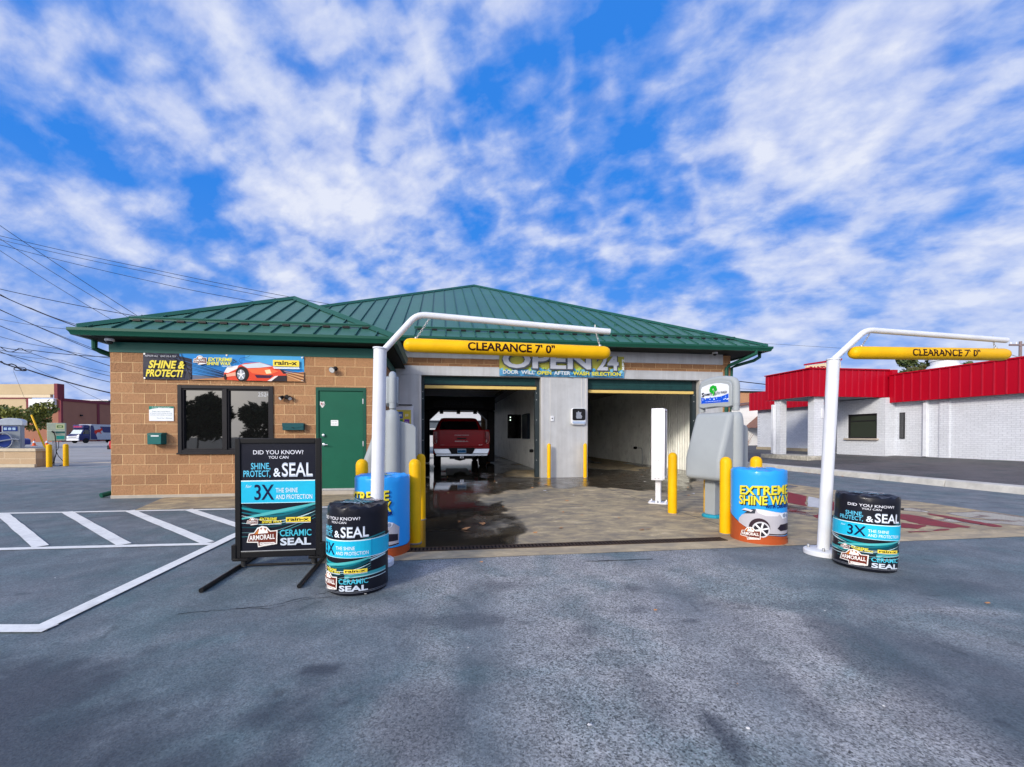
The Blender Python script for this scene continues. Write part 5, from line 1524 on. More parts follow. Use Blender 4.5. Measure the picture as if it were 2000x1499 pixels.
quadp('rear_window', [(-.80, 2.035, 1.46), (.80, 2.035, 1.46), (.68, 2.215, 1.80), (-.68, 2.215, 1.80)], .012, AUTOG, cab)
quadp('windscreen', [(.82, 4.235, 1.46), (-.82, 4.235, 1.46), (-.70, 3.74, 1.84), (.70, 3.74, 1.84)], .012, AUTOG, cab)
for s in (-1, 1):
    for a, b in ((2.2, 3.05), (3.12, 4.0)):
        P = [(s * .955, a, 1.44), (s * .955, b, 1.44), (s * .80, min(b, 3.72), 1.80), (s * .80, max(a, 2.32), 1.80)]
        quadp('side_window', P if s > 0 else P[::-1], .012, AUTOG, cab)
m = MB(); m.box(-.80, .80, -.015, .05, .80, 1.425, RED); tg = m.build('tailgate', tr, bevel=.02, seg=3)
m = MB(); m.box(-.66, .66, -.028, -.016, 1.28, 1.36, RED); m.box(-.74, .74, -.024, -.016, .82, .93, RED); m.build('pressing', tg, bevel=.006)
m = MB(); m.box(-.17, .17, -.03, -.0165, 1.08, 1.13, BLACK); m.build('latch', tg, bevel=.005)
A = Art(); A.text('STONE NORTH', 0, 1.205, .035, '#e2c9cf', w=.50, align='c', bold=.03); A.text('SIERRA', 0, .985, .035, '#dcd0d2', w=.48, align='c', bold=.04); A.text('SLT', .60, .855, .032, '#e2c9cf', w=.14, bold=.04); A.text('4WD', -.74, .86, .022, '#b9a2a6', w=.12)
A.build('lettering', tg, lambda x, y, d: (x, -.029 - d, y))
TAIL = mat('tail_lamp', (.22, .01, .012), .15, coat=.6)
for s in (-1, 1):
    m = MB(); x0, x1 = sorted((s * .84, s * 1.005)); m.box(x0, x1, -.01, .12, .90, 1.36, TAIL); tl = m.build('tail_light', tr, bevel=.02)
    m = MB(); m.tube([(s * .87, -.018, 1.35), (s * .96, -.018, 1.34), (s * .985, -.018, 1.26), (s * .985, -.018, 1.02), (s * .95, -.018, .93), (s * .88, -.018, .915)], .010, mat('tail_edge', (.85, .25, .22), .3), 8); m.build('light_guide', tl)
    m = MB(); x0, x1 = sorted((s * .86, s * .90)); m.box(x0, x1, -.014, -.0105, .96, 1.06, mat('reverse_lens', (.45, .35, .35), .2)); m.build('reverse_lamp', tl)
BUMPC = mat('bumper_chrome', (.75, .80, .85), .25, .6, var=.05)
m = MB()
for s in (-1, 1): m.add([(s * .98, -.16, .74), (s * .46, -.16, .74), (s * .36, -.17, .56), (s * .92, -.17, .56), (s * .98, .05, .74), (s * .46, .05, .74), (s * .36, .05, .56), (s * .92, .05, .56)], [(0, 1, 2, 3), (4, 7, 6, 5), (0, 4, 5, 1), (3, 2, 6, 7), (0, 3, 7, 4), (1, 5, 6, 2)], BUMPC)
m.box(-.90, .90, -.20, .05, .475, .555, BUMPC)
bp_ = m.build('bumper', tr, bevel=.012)
m = MB(); m.box(-.455, .455, -.10, .05, .557, .765, BLACK); m.build('plate_recess', bp_)
m = MB(); m.box(-.155, .155, -.112, -.101, .575, .735, mat('plate_blue', (.45, .62, .75), .35)); pt = m.build('licence_plate', bp_, bevel=.003)
A = Art(); A.rect(-.145, .145, .60, .68, '#2f7fb4'); A.text('A1L 820', 0, .625, .065, '#14508c', w=.24, align='c', bold=.03); A.build('lettering', pt, lambda x, y, d: (x, -.1125 - d, y))
m = MB(); m.box(-.06, .06, -.16, -.02, .40, .465, CHROME); m.box(-.035, .035, -.165, -.155, .415, .45, BLACK); m.build('tow_hitch', tr)
m = MB(); m.box(-.42, .42, .0, .5, .36, .47, BLACK); m.lathe([(.0, -.3), (.14, -.2), (.19, 0), (.14, .2), (0, .3)], BLACK, 16, (0, 1.25, .40), 'x'); m.box(-.75, .75, 1.2, 1.3, .36, .44, BLACK); m.box(-.5, .5, .55, 5.2, .40, .515, BLACK); m.build('chassis', tr)
for x in (-.86, .86):
    for y in (1.25, 4.85): wheel(tr, x, y, .41, .27, BLACK)
for s in (-1, 1):
    m = MB(); x0, x1 = sorted((s * 1.02, s * 1.30)); m.box(x0, x1, 3.78, 3.92, 1.22, 1.48, BLACK); m.tube([(s * .97, 3.85, 1.34), (s * 1.05, 3.85, 1.34)], .03, BLACK, 8); m.build('wing_mirror', tr, bevel=.02)

# delivery van by the store
VB = mat('van_blue', (.012, .018, .10), .3, coat=.4); VS = mat('van_silver', (.42, .44, .47), .35); VW = mat('van_white', (.75, .76, .78), .35)
vn = thing('delivery_van', 'dark blue and silver delivery van with a red emblem parked by the brown store', 'van', (-67.6, 66.0, 0), radians(-3))
m = MB(); m.prism([(1.5, .55), (1.5, 2.95), (1.7, 3.10), (8.2, 3.10), (8.3, 3.0), (8.3, .55)], -1.12, 1.12, VS, 'x'); cg = m.build('cargo_box', vn, bevel=.04)
for s in (-1, 1):
    m = MB(); x0, x1 = sorted((s * 1.121, s * 1.13)); m.prism([(3.0, 2.75), (8.2, 2.75), (8.2, 1.75), (3.6, 1.75)], x0, x1, VB, 'x'); m.prism([(1.5, .62), (1.5, 2.9), (1.9, 2.9), (2.6, .62)], x0, x1, VB, 'x'); m.build('livery_panel', cg)
m = MB()
rings = []
for z, ya, yb, hw in ((.45, -.15, 1.49, 1.0), (.95, -.28, 1.49, 1.05), (1.35, -.15, 1.49, 1.05), (1.45, 0.15, 1.49, 1.04), (2.2, .62, 1.49, .96), (2.3, .75, 1.49, .9)):
    rings.append([Vector((x, y, z)) for x, y in rrect(-hw, hw, ya, yb, .10, 3)])
m.loft(rings, VB); cb_ = m.build('cab', vn, smooth=40)
m = MB(); m.box(-1.0, 1.0, .55, 1.49, 2.31, 2.98, VB); m.build('roof_fairing', vn, bevel=.15)
A = Art(); A.text('ENERGY', 0, 2.55, .25, '#b02a52', w=1.5, align='c', bold=.04); A.build('lettering', vn, lambda x, y, d: (x, .548 - d, y))
quadp('windscreen', [(-.88, .16, 1.50), (.88, .16, 1.50), (.80, .56, 2.15), (-.80, .56, 2.15)], .03, mat('van_glass', (.55, .62, .62), .1), cb_)
for s in (-1, 1):
    P = [(s * 1.03, .35, 1.5), (s * 1.03, 1.3, 1.5), (s * .975, 1.3, 2.15), (s * .975, .68, 2.15)]
    quadp('side_window', P if s > 0 else P[::-1], .02, AUTOG, cb_)
m = MB(); m.box(-1.05, 1.05, -.36, -.2, .42, .78, VW); m.build('bumper', vn, bevel=.04)
m = MB(); m.box(-.8, .8, -.31, -.25, .85, 1.12, VW); m.box(-.7, .7, -.325, -.311, .93, 1.0, BLACK); m.build('grille', vn, bevel=.02)
for s in (-1, 1):
    m = MB(); x0, x1 = sorted((s * .78, s * 1.03)); m.box(x0, x1, -.30, -.15, .85, 1.15, mat('headlight_lens', (.8, .82, .85), .1)); m.build('headlight', vn, bevel=.03)
    m = MB(); x0, x1 = sorted((s * 1.08, s * 1.3)); m.box(x0, x1, .3, .42, 1.5, 1.85, BLACK); m.build('wing_mirror', vn, bevel=.03)
for x in (-.95, .95):
    for y in (.85, 6.3): wheel(vn, x, y, .42, .28, GALV)
BULL = [(0, .3), (.12, .9), (.3, 1.2), (.55, 1.15), (.75, 1.35), (1.05, 1.3), (1.25, 1.55), (1.35, 1.75), (1.42, 1.5), (1.5, 1.25), (1.42, 1.05), (1.25, .95), (1.15, .7), (1.35, .35), (1.2, .3), (1.0, .62), (.6, .6), (.4, .25), (.2, .2), (.3, .5), (.15, .6)]
for s in (-1, 1):
    A = Art(); A.poly([(p[0], p[1]) for p in BULL], '#c8321e'); A.build('emblem', cg, (lambda q: (lambda x, y, d: (q * (1.131 + d), 2.0 + x * .95 if q > 0 else 3.5 - x * .95, 1.3 + y * .75)))(s))
# red car mostly behind the office
rc = thing('parked_car', 'red car nose just showing past the left corner of the office wall', 'car', (-23.35, 30.3, 0), radians(90))
CR = mat('car_red', (.42, .012, .02), .25, coat=.7)
m = MB(); m.prism(arch_profile((.0, 4.3), [(4.4, .6), (4.35, .85), (3.6, .98), (3.0, 1.0), (.2, .95), (.0, .8)], .28, (.85, 3.5), .36), -.86, .86, CR, 'x'); m.build('body', rc, bevel=.06, seg=3)
m = MB(); m.loft([[Vector((x, y, z)) for x, y in rrect(-hw, hw, a, b, .15, 3)] for z, hw, a, b in ((.94, .80, .55, 3.4), (1.35, .64, 1.1, 2.7), (1.42, .5, 1.3, 2.5))], AUTOG); m.build('cabin', rc)
m = MB(); m.box(-.86, .86, 4.3, 4.5, .25, .55, BLACK); m.build('bumper', rc, bevel=.04)
for s in (-1, 1):
    m = MB(); x0, x1 = sorted((s * .55, s * .82)); m.box(x0, x1, 4.28, 4.42, .66, .80, mat('headlight_lens', None)); m.build('headlight', rc, bevel=.03)
for x in (-.76, .76):
    for y in (.85, 3.5): wheel(rc, x, y, .33, .2)
#PART5
# ------------------------------------------------------------------ left background
STUC = mat('tan_stucco', (.52, .40, .24), .85, var=.06, scale=.3, dirt=.1); BRN = mat('brown_block', (.31, .14, .09), .85, var=.08, scale=.3); MAR = mat('maroon_trim', (.17, .03, .04), .6)
st = thing('store_building', 'big brown and tan store behind the van with maroon trim and a blank white sign', 'store', (-84.5, 80, 0))
m = MB(); m.box(-45, 0, 0, 70, 0, 8.4, BRN); m.build('block_wall', st, smooth=0)
m = MB(); m.box(-45, -.6, -.6, -.01, 9.2, 11.2, STUC); m.box(-45, -6.2, -.5, -.01, 5.0, 8.6, STUC); m.box(-45, -1.5, -.55, -.01, 8.61, 9.19, mat('cream_band', (.66, .55, .38), .8)); m.build('stucco_panel', st)
m = MB(); m.box(-.59, .05, -.7, .6, 8.41, 11.3, MAR); m.box(-.5, .06, -.06, .3, 0, 8.405, MAR); m.box(.01, .14, .3, 70, 8.0, 8.55, MAR); m.box(-6.19, -5.6, -.56, -.02, 6.6, 8.6, MAR); m.box(-45, -6.2, -.62, -.51, 8.35, 8.6, MAR)
for y in (7.2, 16, 25): m.box(.01, .12, y, y + .5, 0, 7.98, MAR)
m.build('trim', st)
m = MB(); m.box(-5.55, -.75, -.7, -.1, 6.5, 8.35, mat('blank_sign', (.86, .86, .84), .4, var=.02)); m.box(-5.6, -.6, -.66, -.05, 6.25, 6.495, MAR); m.build('sign', st)
m = MB(); m.box(.0, .35, 3.6, 3.95, 5.2, 5.5, BLACK); m.build('wall_lamp', st)
m = MB(); m.box(-8, -2, 12, 18, 8.41, 9.3, VW); m.box(-7.5, -1.98, 11.98, 12.4, 8.7, 9.05, BLACK); m.build('roof_unit', st)
# planter wall with vending machines
BLKP = brick_mat('planter_block', 0, 1.2, .34, .02, (.46, .33, .20), (.40, .28, .17), (.52, .40, .26), nb=.6, bump=.4)
BLKQ = brick_mat('planter_block_shaded', 1, 1.2, .34, .02, (.42, .28, .16), (.38, .25, .14), (.46, .34, .22), nb=.6, bump=.4)  # same block in darker colours: the shade on the return face is painted in
CAPS = mat('planter_cap', (.52, .44, .32), .8, dirt=.3)
pw = thing('planter_wall', 'low tan block planter wall with a cap at the left edge', 'planter', (-18.03, 16.1, 0), radians(1.5))
m = MB(); m.box(-9, 0, 0, .25, .0, .62, BLKP); m.box(-.25, 0, .251, .55, 0, .62, BLKQ); m.box(-9, -.251, .251, .55, .0, .55, mat('planter_soil', (.10, .07, .045), .95)); m.build('block_wall', pw, smooth=0)
m = MB(); m.box(-9, .04, -.04, .29, .621, .74, CAPS); m.box(-.29, .04, .291, .59, .621, .74, CAPS); m.build('cap', pw, bevel=.01)
m = MB(); m.box(-9, .06, -.10, -.001, 0, .13, CAPS); m.build('plinth', pw, bevel=.01)
vc = thing('vacuum_machine', 'silver round-topped vacuum machine with a coiled hose on the planter', 'vacuum', (-20.3, 17.3, .55), radians(34))
vc.scale = (.80, .8, 1)
m = MB(); m.box(-.35, .35, -.25, .25, .0, 1.15, GREYP); m.build('cabinet', vc, bevel=.05)
m = MB(); m.prism([(.43 * cos(pi * k / 12), 1.30 + .13 * sin(pi * k / 12)) for k in range(13)] + [(-.43, 1.12), (.43, 1.12)], -.30, .30, mat('silver_cap', (.62, .66, .68), .3, .4), 'y'); m.build('cap', vc, bevel=.02)
m = MB(); m.box(-.30, .22, -.262, -.2505, .88, 1.08, mat('vac_blue', (.03, .06, .25), .4)); pn = m.build('panel', vc)
A = Art()
for k in range(3): A.rect(-.26 + .15 * k, -.15 + .15 * k, .93, 1.03, '#bcd8ee')
A.build('print', pn, lambda x, y, d: (x, -.262 - d, y))
m = MB(); m.lathe([(0, -.30), (.26, -.30), (.27, -.2505)], mat('vac_disc', (.05, .09, .35), .4), 28, (-.26, 0, .48), 'y'); m.build('reel', vc)
m = MB(); m.tube([(-.26 + .33 * cos(2 * pi * k / 40), -.33 - .001 * k, .48 + .33 * sin(2 * pi * k / 40)) for k in range(62)] + [(.1, -.38, .55), (.3, -.38, .52)], .032, mat('hose_grey', (.30, .33, .38), .5), 8); m.build('hose', vc)
ds = thing('air_dispenser', 'pale green air and water dispenser on a thin post with a hanging black hose', 'dispenser', (-18.2, 17.05, 0), radians(38))
ds.scale = (.70, .5, 1)
m = MB(); m.box(-.38, .38, -.2, .2, 1.03, 1.77, mat('dispenser_green', (.42, .48, .36), .5)); bx_ = m.build('case', ds, bevel=.02)
A = Art(); A.rect(-.02, .34, 1.52, 1.72, '#c8cf9c'); A.rect(.03, .29, 1.57, 1.67, '#5c7a3e'); A.rect(-.36, .36, 1.44, 1.455, '#d8dccb'); A.rect(-.02, .36, 1.34, 1.42, '#3a6a62'); A.rect(0, .34, 1.10, 1.24, '#2fa08e'); A.text('AIR', .08, 1.59, .06, '#dfe8b8', w=.16, bold=.02)
A.build('print', bx_, lambda x, y, d: (x, -.2 - d, y))
m = MB(); m.box(-.2, -.10, -.05, .05, 0, 1.029, GALV); m.build('post', ds)
m = MB(); m.tube([(-.14, -.24, 1.42), (-.10, -.28, 1.40), (-.04, -.30, 1.25), (.0, -.32, .9), (.02, -.5, .5), (-.05, -.82, .15), (-.2, -1.0, .03), (-.5, -1.0, .03)], .022, RUBBER, 8)
m.tube([(.10, -.24, 1.03), (.10, -.26, .75), (.0, -.3, .6), (.1, -.4, .4), (.3, -.6, .2), (.45, -.7, .05), (.2, -.9, .025)], .016, RUBBER, 8); m.build('hose', ds)
m = MB(); m.tube([(-.17, -.23, 1.42), (-.08, -.27, 1.36)], .035, BLACK, 8); m.build('nozzle', ds)
ls = thing('vending_sign', 'white vending sign with a purple side at the left edge of the photo', 'sign', (-21.3, 17.3, .55))
m = MB(); m.box(-.6, .22, -.08, .08, .45, 1.45, WHITE); p_ = m.build('panel', ls, bevel=.01)
A = Art(); A.rect(-.5, .15, .5, 1.4, '#dfe9e2'); A.text('VACUUM', -.45, 1.2, .1, '#1a6a58', w=.5, bold=.02); A.poly(ell(-.1, .9, .16, .16, 20), '#b0563a'); A.text('FRESH', -.4, .58, .1, '#1a6a58', w=.5, bold=.02)
A.build('print', p_, lambda x, y, d: (x, -.08 - d, y))
m = MB(); m.box(.28, .42, -.08, .08, .3, 1.45, mat('purple_panel', (.06, .008, .10), .4)); m.build('side_panel', ls)
m = MB(); m.box(-.3, -.2, -.04, .04, 0, .4495, GALV); m.build('post', ls)
gw = thing('guy_marker', 'slanted yellow guy wire guard rising from the planter corner', 'guy guard', (-19.62, 17.9, .0))
m = MB(); m.tube([(0, 0, .7), (-.92, .3, 2.15)], .035, YELLOW, 8); m.build('sleeve', gw)
m = MB(); m.tube([(0, 0, .0), (0, 0, .7)], .012, GALV, 6); m.tube([(-.92, .3, 2.15), (-2.2, .72, 4.2)], .006, mat('guy_wire', (.12, .10, .06), .6), 6); m.build('wire', gw)
CONE = mat('cone_orange', (.75, .12, .03), .5)
def cone(label, x, y):
    t = thing('traffic_cone', label, 'cone', (x, y, 0), 0, 'orange traffic cones')
    m = MB(); m.box(-.22, .22, -.22, .22, 0, .05, CONE); m.build('base', t, bevel=.02)
    m = MB(); m.lathe([(.17, .05), (.03, .88), (.0, .9)], CONE, 16); c_ = m.build('body', t)
    m = MB(); m.lathe([(.118, .36), (.082, .60), (.079, .60), (.115, .36)], VW, 16); m.build('reflective_band', c_)
cone('orange and white cone just right of the vacuum machine', -55.6, 49.5); cone('orange and white cone left of the green dispenser', -54.6, 50)
bs_ = thing('parked_car', 'small blue and white car parked beyond the vacuum machine', 'car', (-49.5, 43, 0), radians(95))
m = MB(); m.prism(arch_profile((.0, 4.3), [(4.4, .6), (4.35, .85), (3.6, .98), (3.0, 1.0), (.2, .95), (.0, .8)], .28, (.85, 3.5), .36), -.86, .86, mat('car_blue', (.02, .03, .22), .3, coat=.6), 'x'); m.build('body', bs_, bevel=.06, seg=3)
m = MB(); m.loft([[Vector((x, y, z)) for x, y in rrect(-hw, hw, a, b, .15, 3)] for z, hw, a, b in ((.94, .80, .55, 3.4), (1.35, .64, 1.1, 2.7), (1.42, .5, 1.3, 2.5))], AUTOG); m.build('cabin', bs_)
for s in (-1, 1):
    m = MB(); x0, x1 = sorted((s * .5, s * .82)); m.box(x0, x1, 4.28, 4.42, .62, .82, mat('headlight_lens', None)); m.build('headlight', bs_, bevel=.03)
for x in (-.76, .76):
    for y in (.85, 3.5): wheel(bs_, x, y, .33, .2)

# ------------------------------------------------------------------ trees
def leaf_mat(name, c1, c2):
    m = bpy.data.materials.new(name); m.use_nodes = True
    t = m.node_tree; bs = t.nodes['Principled BSDF']
    oi = N(t, 'ShaderNodeTexCoord'); n = N(t, 'ShaderNodeTexNoise'); n.inputs['Scale'].default_value = 3.0; n.inputs['Detail'].default_value = 4
    t.links.new(oi.outputs['Object'], n.inputs['Vector'])
    t.links.new(mixc(t, ramp(t, n.outputs[0], [(.35, 0.0), (.65, 1.0)]), c1, c2), bs.inputs['Base Color'])
    bs.inputs['Roughness'].default_value = .6
    bs.inputs['Transmission Weight'].default_value = 0.0
    return m
LF1 = leaf_mat('leaf_olive', (.10, .12, .015), (.22, .22, .03)); LF2 = leaf_mat('leaf_dark', (.035, .06, .015), (.09, .12, .03)); LF3 = leaf_mat('leaf_autumn', (.10, .075, .02), (.06, .08, .02))
BARK = mat('bark', (.10, .075, .055), .9, var=.25, scale=8)
def tree(label, loc, h, rad, lf, n=2600, seed=1, trunk=.35, leaf=.16, name='tree', lo=.48):
    rg = random.Random(seed)
    t = thing(name, label, 'tree', loc, rg.uniform(0, 6))
    m = MB()
    m.tube([(0, 0, 0), (.05, .02, h * .25), (.0, .05, h * .5), (-.05, .0, h * .8)], [.06 * h * trunk, .05 * h * trunk, .035 * h * trunk, .01], BARK, 9)
    blobs = []
    for k in range(11):
        a = rg.uniform(0, 2 * pi); q = rg.uniform(.25, .75) * rad; z = h * rg.uniform(lo, .9)
        br = rad * rg.uniform(.28, .5) * (1.15 - z / h * .5)
        blobs.append((Vector((q * cos(a), q * sin(a), z)), br))
        m.tube([(0, 0.03, h * rg.uniform(.3, .5)), Vector((q * cos(a) * .5, q * sin(a) * .5, z * .85)), blobs[-1][0]], [.02 * h * trunk, .012 * h * trunk, .006], BARK, 6)
    m.build('trunk', t)
    c = MB()
    for k in range(n):
        b, br = rg.choice(blobs)
        d = Vector((rg.gauss(0, 1), rg.gauss(0, 1), rg.gauss(0, .8))).normalized() * br * rg.uniform(.35, 1.08) ** .6
        p = b + d
        nn = Vector((rg.gauss(0, 1), rg.gauss(0, 1), rg.gauss(.5, 1))).normalized()
        a_ = nn.orthogonal().normalized(); b_ = nn.cross(a_)
        s = leaf * rg.uniform(.6, 1.4)
        c.add([p + a_ * s, p + b_ * s * .5 + nn * s * .15, p - a_ * s, p - b_ * s * .5], [(0, 1, 2, 3)], lf)
    c.build('crown', t, smooth=0)
    return t
tree('small olive green tree behind the vacuum machine in front of the brown store', (-46.2, 40, 0), 4.5, 2.6, LF1, 3200, 3, .3, .17)
tree('low olive green tree at the left edge behind the vending sign', (-50.0, 41, 0), 3.9, 2.6, LF1, 2600, 5, .3, .17)
tree('dark green tree beyond the red roof behind the roof vent', (54.8, 52, 0), 12.3, 4.8, LF2, 3600, 8, .3, .28)
tree('low brownish tree line top just beyond the red roof left of the vent', (50.6, 50, 0), 10.6, 3.2, LF3, 2600, 9, .3, .26)
for i, (x, y, h, r) in enumerate(((-17, -20, 4.5, 3.0), (-11.5, -21, 3.5, 2.8), (-24, -20, 3.9, 3.4), (-4, -22, 4.2, 3.2))):
    tree(('tall dark tree mirrored in the office window', 'lower dark tree mirrored in the office window', 'broad dark tree mirrored at the left of the window', 'dark tree behind the photographer mirrored in glass')[i], (x, y, 0), h, r, LF2, 3600, 20 + i, .22, .28, lo=.32)

# ------------------------------------------------------------------ overhead cables at the left
CAB = mat('cable', (.012, .012, .02), .6)
def px3(x, y, Y):
    dx, dy = (x - 965) / 800, (y - 860) / 800
    cp, sp = cos(.0112), sin(.0112)
    f = cp - dy * sp * 1.0
    zr = -dy * cp - sp
    k = Y / (cp - dy * sp)
    return Vector((dx * k, Y, CAM_H + zr * k))
def cable(pts, Y, r, label, sag=.0):
    p = [px3(x, y, Y) for x, y in pts]
    d = (p[0] - p[1]); p = [p[0] + d.normalized() * 14 + Vector((0, 0, .0))] + p
    out = []
    for i in range(len(p) - 1):
        for k in range(8):
            f = k / 8; q = p[i] * (1 - f) + p[i + 1] * f
            out.append(q - Vector((0, 0, sag * 4 * f * (1 - f))))
    out.append(p[-1])
    m = MB(); m.tube(out, r, CAB, 6); o = m.build('power_cable', None, smooth=60)
    tag(o, label, 'cable', 'overhead cables at the left')
    return o
STEEP = 'thin dark overhead cable dropping steeply behind the left end of the green roof'
FLAT = 'thin overhead cable sloping gently to the right high above the office roof'
LOW = 'dark overhead cable crossing the sky left of the block wall below the eave'
for pts, l_, Y, r in (([(0, 441), (266, 616), (420, 700)], STEEP, 40, .026), ([(0, 467), (245, 617), (400, 700)], STEEP, 40, .024), ([(0, 490), (215, 623), (380, 710)], STEEP, 40, .022),
                   ([(0, 461), (300, 527), (652, 596), (900, 640)], FLAT, 46, .026), ([(10, 471), (300, 534), (640, 602), (900, 650)], FLAT, 46, .024), ([(5, 480), (300, 551), (495, 589), (800, 650)], FLAT, 46, .026),
                   ([(0, 565), (262, 617), (500, 662)], LOW, 42, .034), ([(0, 577), (150, 638), (330, 705)], LOW, 38, .042), ([(0, 575), (60, 602), (148, 634), (330, 700)], LOW, 38.4, .03),
                   ([(0, 605), (214, 697), (400, 780)], LOW, 38, .028), ([(0, 606), (214, 693), (400, 770)], LOW, 38.5, .024), ([(0, 637), (214, 715), (400, 780)], LOW, 38, .032),
                   ([(0, 658), (105, 680), (214, 700), (400, 730)], LOW, 42, .024), ([(0, 624), (130, 643), (330, 668)], LOW, 43, .022), ([(0, 678), (58, 684), (215, 698), (400, 715)], LOW, 40, .034),
                   ([(0, 684), (60, 690), (215, 735), (400, 790)], LOW, 40.5, .026), ([(0, 688), (110, 716), (216, 747), (400, 800)], LOW, 39, .032), ([(0, 707), (55, 723), (216, 768), (400, 820)], LOW, 36, .055),
                   ([(30, 700), (125, 745), (216, 790)], LOW, 44, .016), ([(0, 690), (120, 704), (216, 728), (400, 770)], LOW, 45, .02)):
    cable(pts, Y, r, l_, .10)
m = MB()
P = [px3(2 + 7 * k, 706 + 2.6 * k + 3.2 * sin(1.35 * k), 36.2) for k in range(8)]
m.tube(P, .05, CAB, 6)
P = [px3(33 + 12 * sin(2 * pi * k / 14) + 6, 721 + 3.5 * cos(2 * pi * k / 14), 36.3) for k in range(15)]
m.tube(P, .035, CAB, 6)
P = [px3(2 + 5 * k, 679 + 9 * abs(sin(.42 * k)), 40.2) for k in range(13)]
m.tube(P, .035, CAB, 6)
tag(m.build('cable_splice', None), 'dark looped cable splice hanging on the lowest overhead cables', 'cable splice', 'overhead cables at the left')

# ------------------------------------------------------------------ right: long white brick building with red fascia
WBR = dict(bw=.21, rh=.072, mort=.006, c1=(.68, .71, .76), c2=(.63, .66, .71), cm=(.50, .53, .59), nb=.3, bump=.5, nscale=14)
WBX = brick_mat('white_brick', 0, dirtc=(.40, .37, .30), zoff=.0, **WBR); WBY = brick_mat('white_brick_return', 1, dirtc=(.40, .37, .30), **WBR)
REDM = mat('red_metal', (.41, .002, .016), .42, var=.05, scale=.8, rvar=.1)
RSEAM = mat('red_seam', (.44, .014, .035), .4)
rb = thing('retail_building', 'long low white brick shop with ribbed red metal fascia across the drive', 'shop', (OX, OY, 0), TH)
m = MB()
m.box(25.0, 25.3, -14, 5.54, .36, 2.75, WBY); m.box(25.31, 25.6, 5.54, 13.3, .3, 2.8, WBY)
m.box(24.5, 24.7, 5.54, 5.86, .40, 2.80, WBY); m.box(24.5, 24.7, 5.86, 7.11, .40, 1.13, WBY); m.box(24.5, 24.7, 5.86, 7.11, 2.18, 2.80, WBY); m.box(24.5, 24.7, 7.11, 7.6, .40, 2.80, WBY)
m.box(24.7, 25.3, 5.541, 5.74, .40, 2.80, WBX); m.box(24.7, 25.3, 7.4, 7.6, .40, 2.80, WBX)
m.box(24.94, 24.999, 3.72, 4.02, .41, 2.59, WBY)
m.box(25.3, 45, 13.1, 13.3, .3, 3.6, WBX); m.box(25.31, 45, -14, 13, 3.2, 3.4, SOFF)
m.build('brick_wall', rb, smooth=0)
PLN = mat('plinth_concrete', (.40, .34, .24), .85, dirt=.5)
m = MB(); m.box(25.22, 25.309, 7.61, 13.3, .22, .58, PLN); m.box(24.96, 24.999, -14, 5.5, .30, .41, mat('base_course', (.66, .64, .60), .8, dirt=.3)); m.build('plinth', rb)
m = MB()
def ribbed(axis, c, a, b, z0, z1, out):
    if axis == 'u':
        x0, x1 = sorted((c, c - out * .12)); m.box(x0, x1, a, b, z0, z1, REDM)
        k = a + .12
        while k < b - .05:
            q0, q1 = sorted((c, c + out * .028)); m.box(q0, q1, k, k + .035, z0 + .01, z1 - .01, RSEAM); k += .30
    else:
        y0, y1 = sorted((c, c - out * .12)); m.box(a, b, y0, y1, z0, z1, REDM)
        k = a + .12
        while k < b - .05:
            q0, q1 = sorted((c, c + out * .028)); m.box(k, k + .035, q0, q1, z0 + .01, z1 - .01, RSEAM); k += .30
ribbed('u', 24.70, -14, 5.56, 2.59, 3.70, -1)
ribbed('v', 5.70, 21.17, 24.84, 2.825, 3.93, -1)
ribbed('u', 21.17, 5.83, 7.95, 2.825, 3.92, -1)
ribbed('u', 25.0, 7.96, 13.62, 2.74, 3.80, -1)
m.build('red_fascia', rb, smooth=0)
m = MB()
m.box(24.66, 25.0, -14, 5.56, 3.7005, 3.75, REDM); m.box(21.10, 24.84, 5.64, 5.82, 3.9305, 3.98, REDM); m.box(21.10, 21.3, 5.821, 7.95, 3.9305, 3.97, REDM); m.box(24.845, 25.1, 5.565, 5.9, 2.83, 3.95, REDM)
m.box(21.3, 25.0, 5.83, 7.94, 3.6, 3.7, REDM)
m.build('coping', rb)
m = MB(); SFW = mat('canopy_soffit', (.30, .31, .36), .6); m.box(21.3, 25.3, 5.83, 7.94, 2.83, 2.87, SFW); m.box(24.83, 25.0, -14, 5.29, 2.60, 2.64, SFW); m.build('soffit', rb)
for (a, b, c_, d_) in ((21.56, 22.0, 5.86, 6.14), (21.28, 21.60, 7.25, 7.55)):
    m = MB(); m.box(a, b, c_, c_ + .14, .42, 2.829, WBX); m.box(a, b, c_ + .141, d_, .42, 2.829, WBY); m.build('pillar', rb, smooth=0)
m = MB(); m.box(21.88, 22.0, 5.84, 6.0, 1.95, 2.35, WHITE); m.build('wall_lamp', rb, bevel=.02)
for (x, y) in ((21.20, 7.5), (24.93, 4.43)):
    m = MB(); m.box(x - .07, x + .06, y - .07, y + .07, .43, 2.62, mat('white_downpipe', (.72, .75, .80), .4)); m.prism([(x - .16, .36), (x + .05, .44), (x + .05, .50), (x - .14, .42)], y - .06, y + .06, BLACK, 'y'); m.build('downspout', rb, bevel=.015)
m = MB(); 
for a in ((5.86, 5.93), (7.04, 7.11)): m.box(24.55, 24.62, a[0], a[1], 1.13, 2.18, DARK)
m.box(24.55, 24.62, 5.931, 7.039, 2.11, 2.18, DARK); m.box(24.55, 24.62, 5.931, 7.039, 1.13, 1.18, DARK); m.box(24.56, 24.61, 5.931, 7.039, 1.86, 1.90, DARK)
wn = m.build('window', rb)
m = MB(); m.box(24.58, 24.59, 5.93, 7.04, 1.18, 2.11, glass_mat('shop_glass', (.035, .045, .035), 1.5)); m.build('pane', wn)
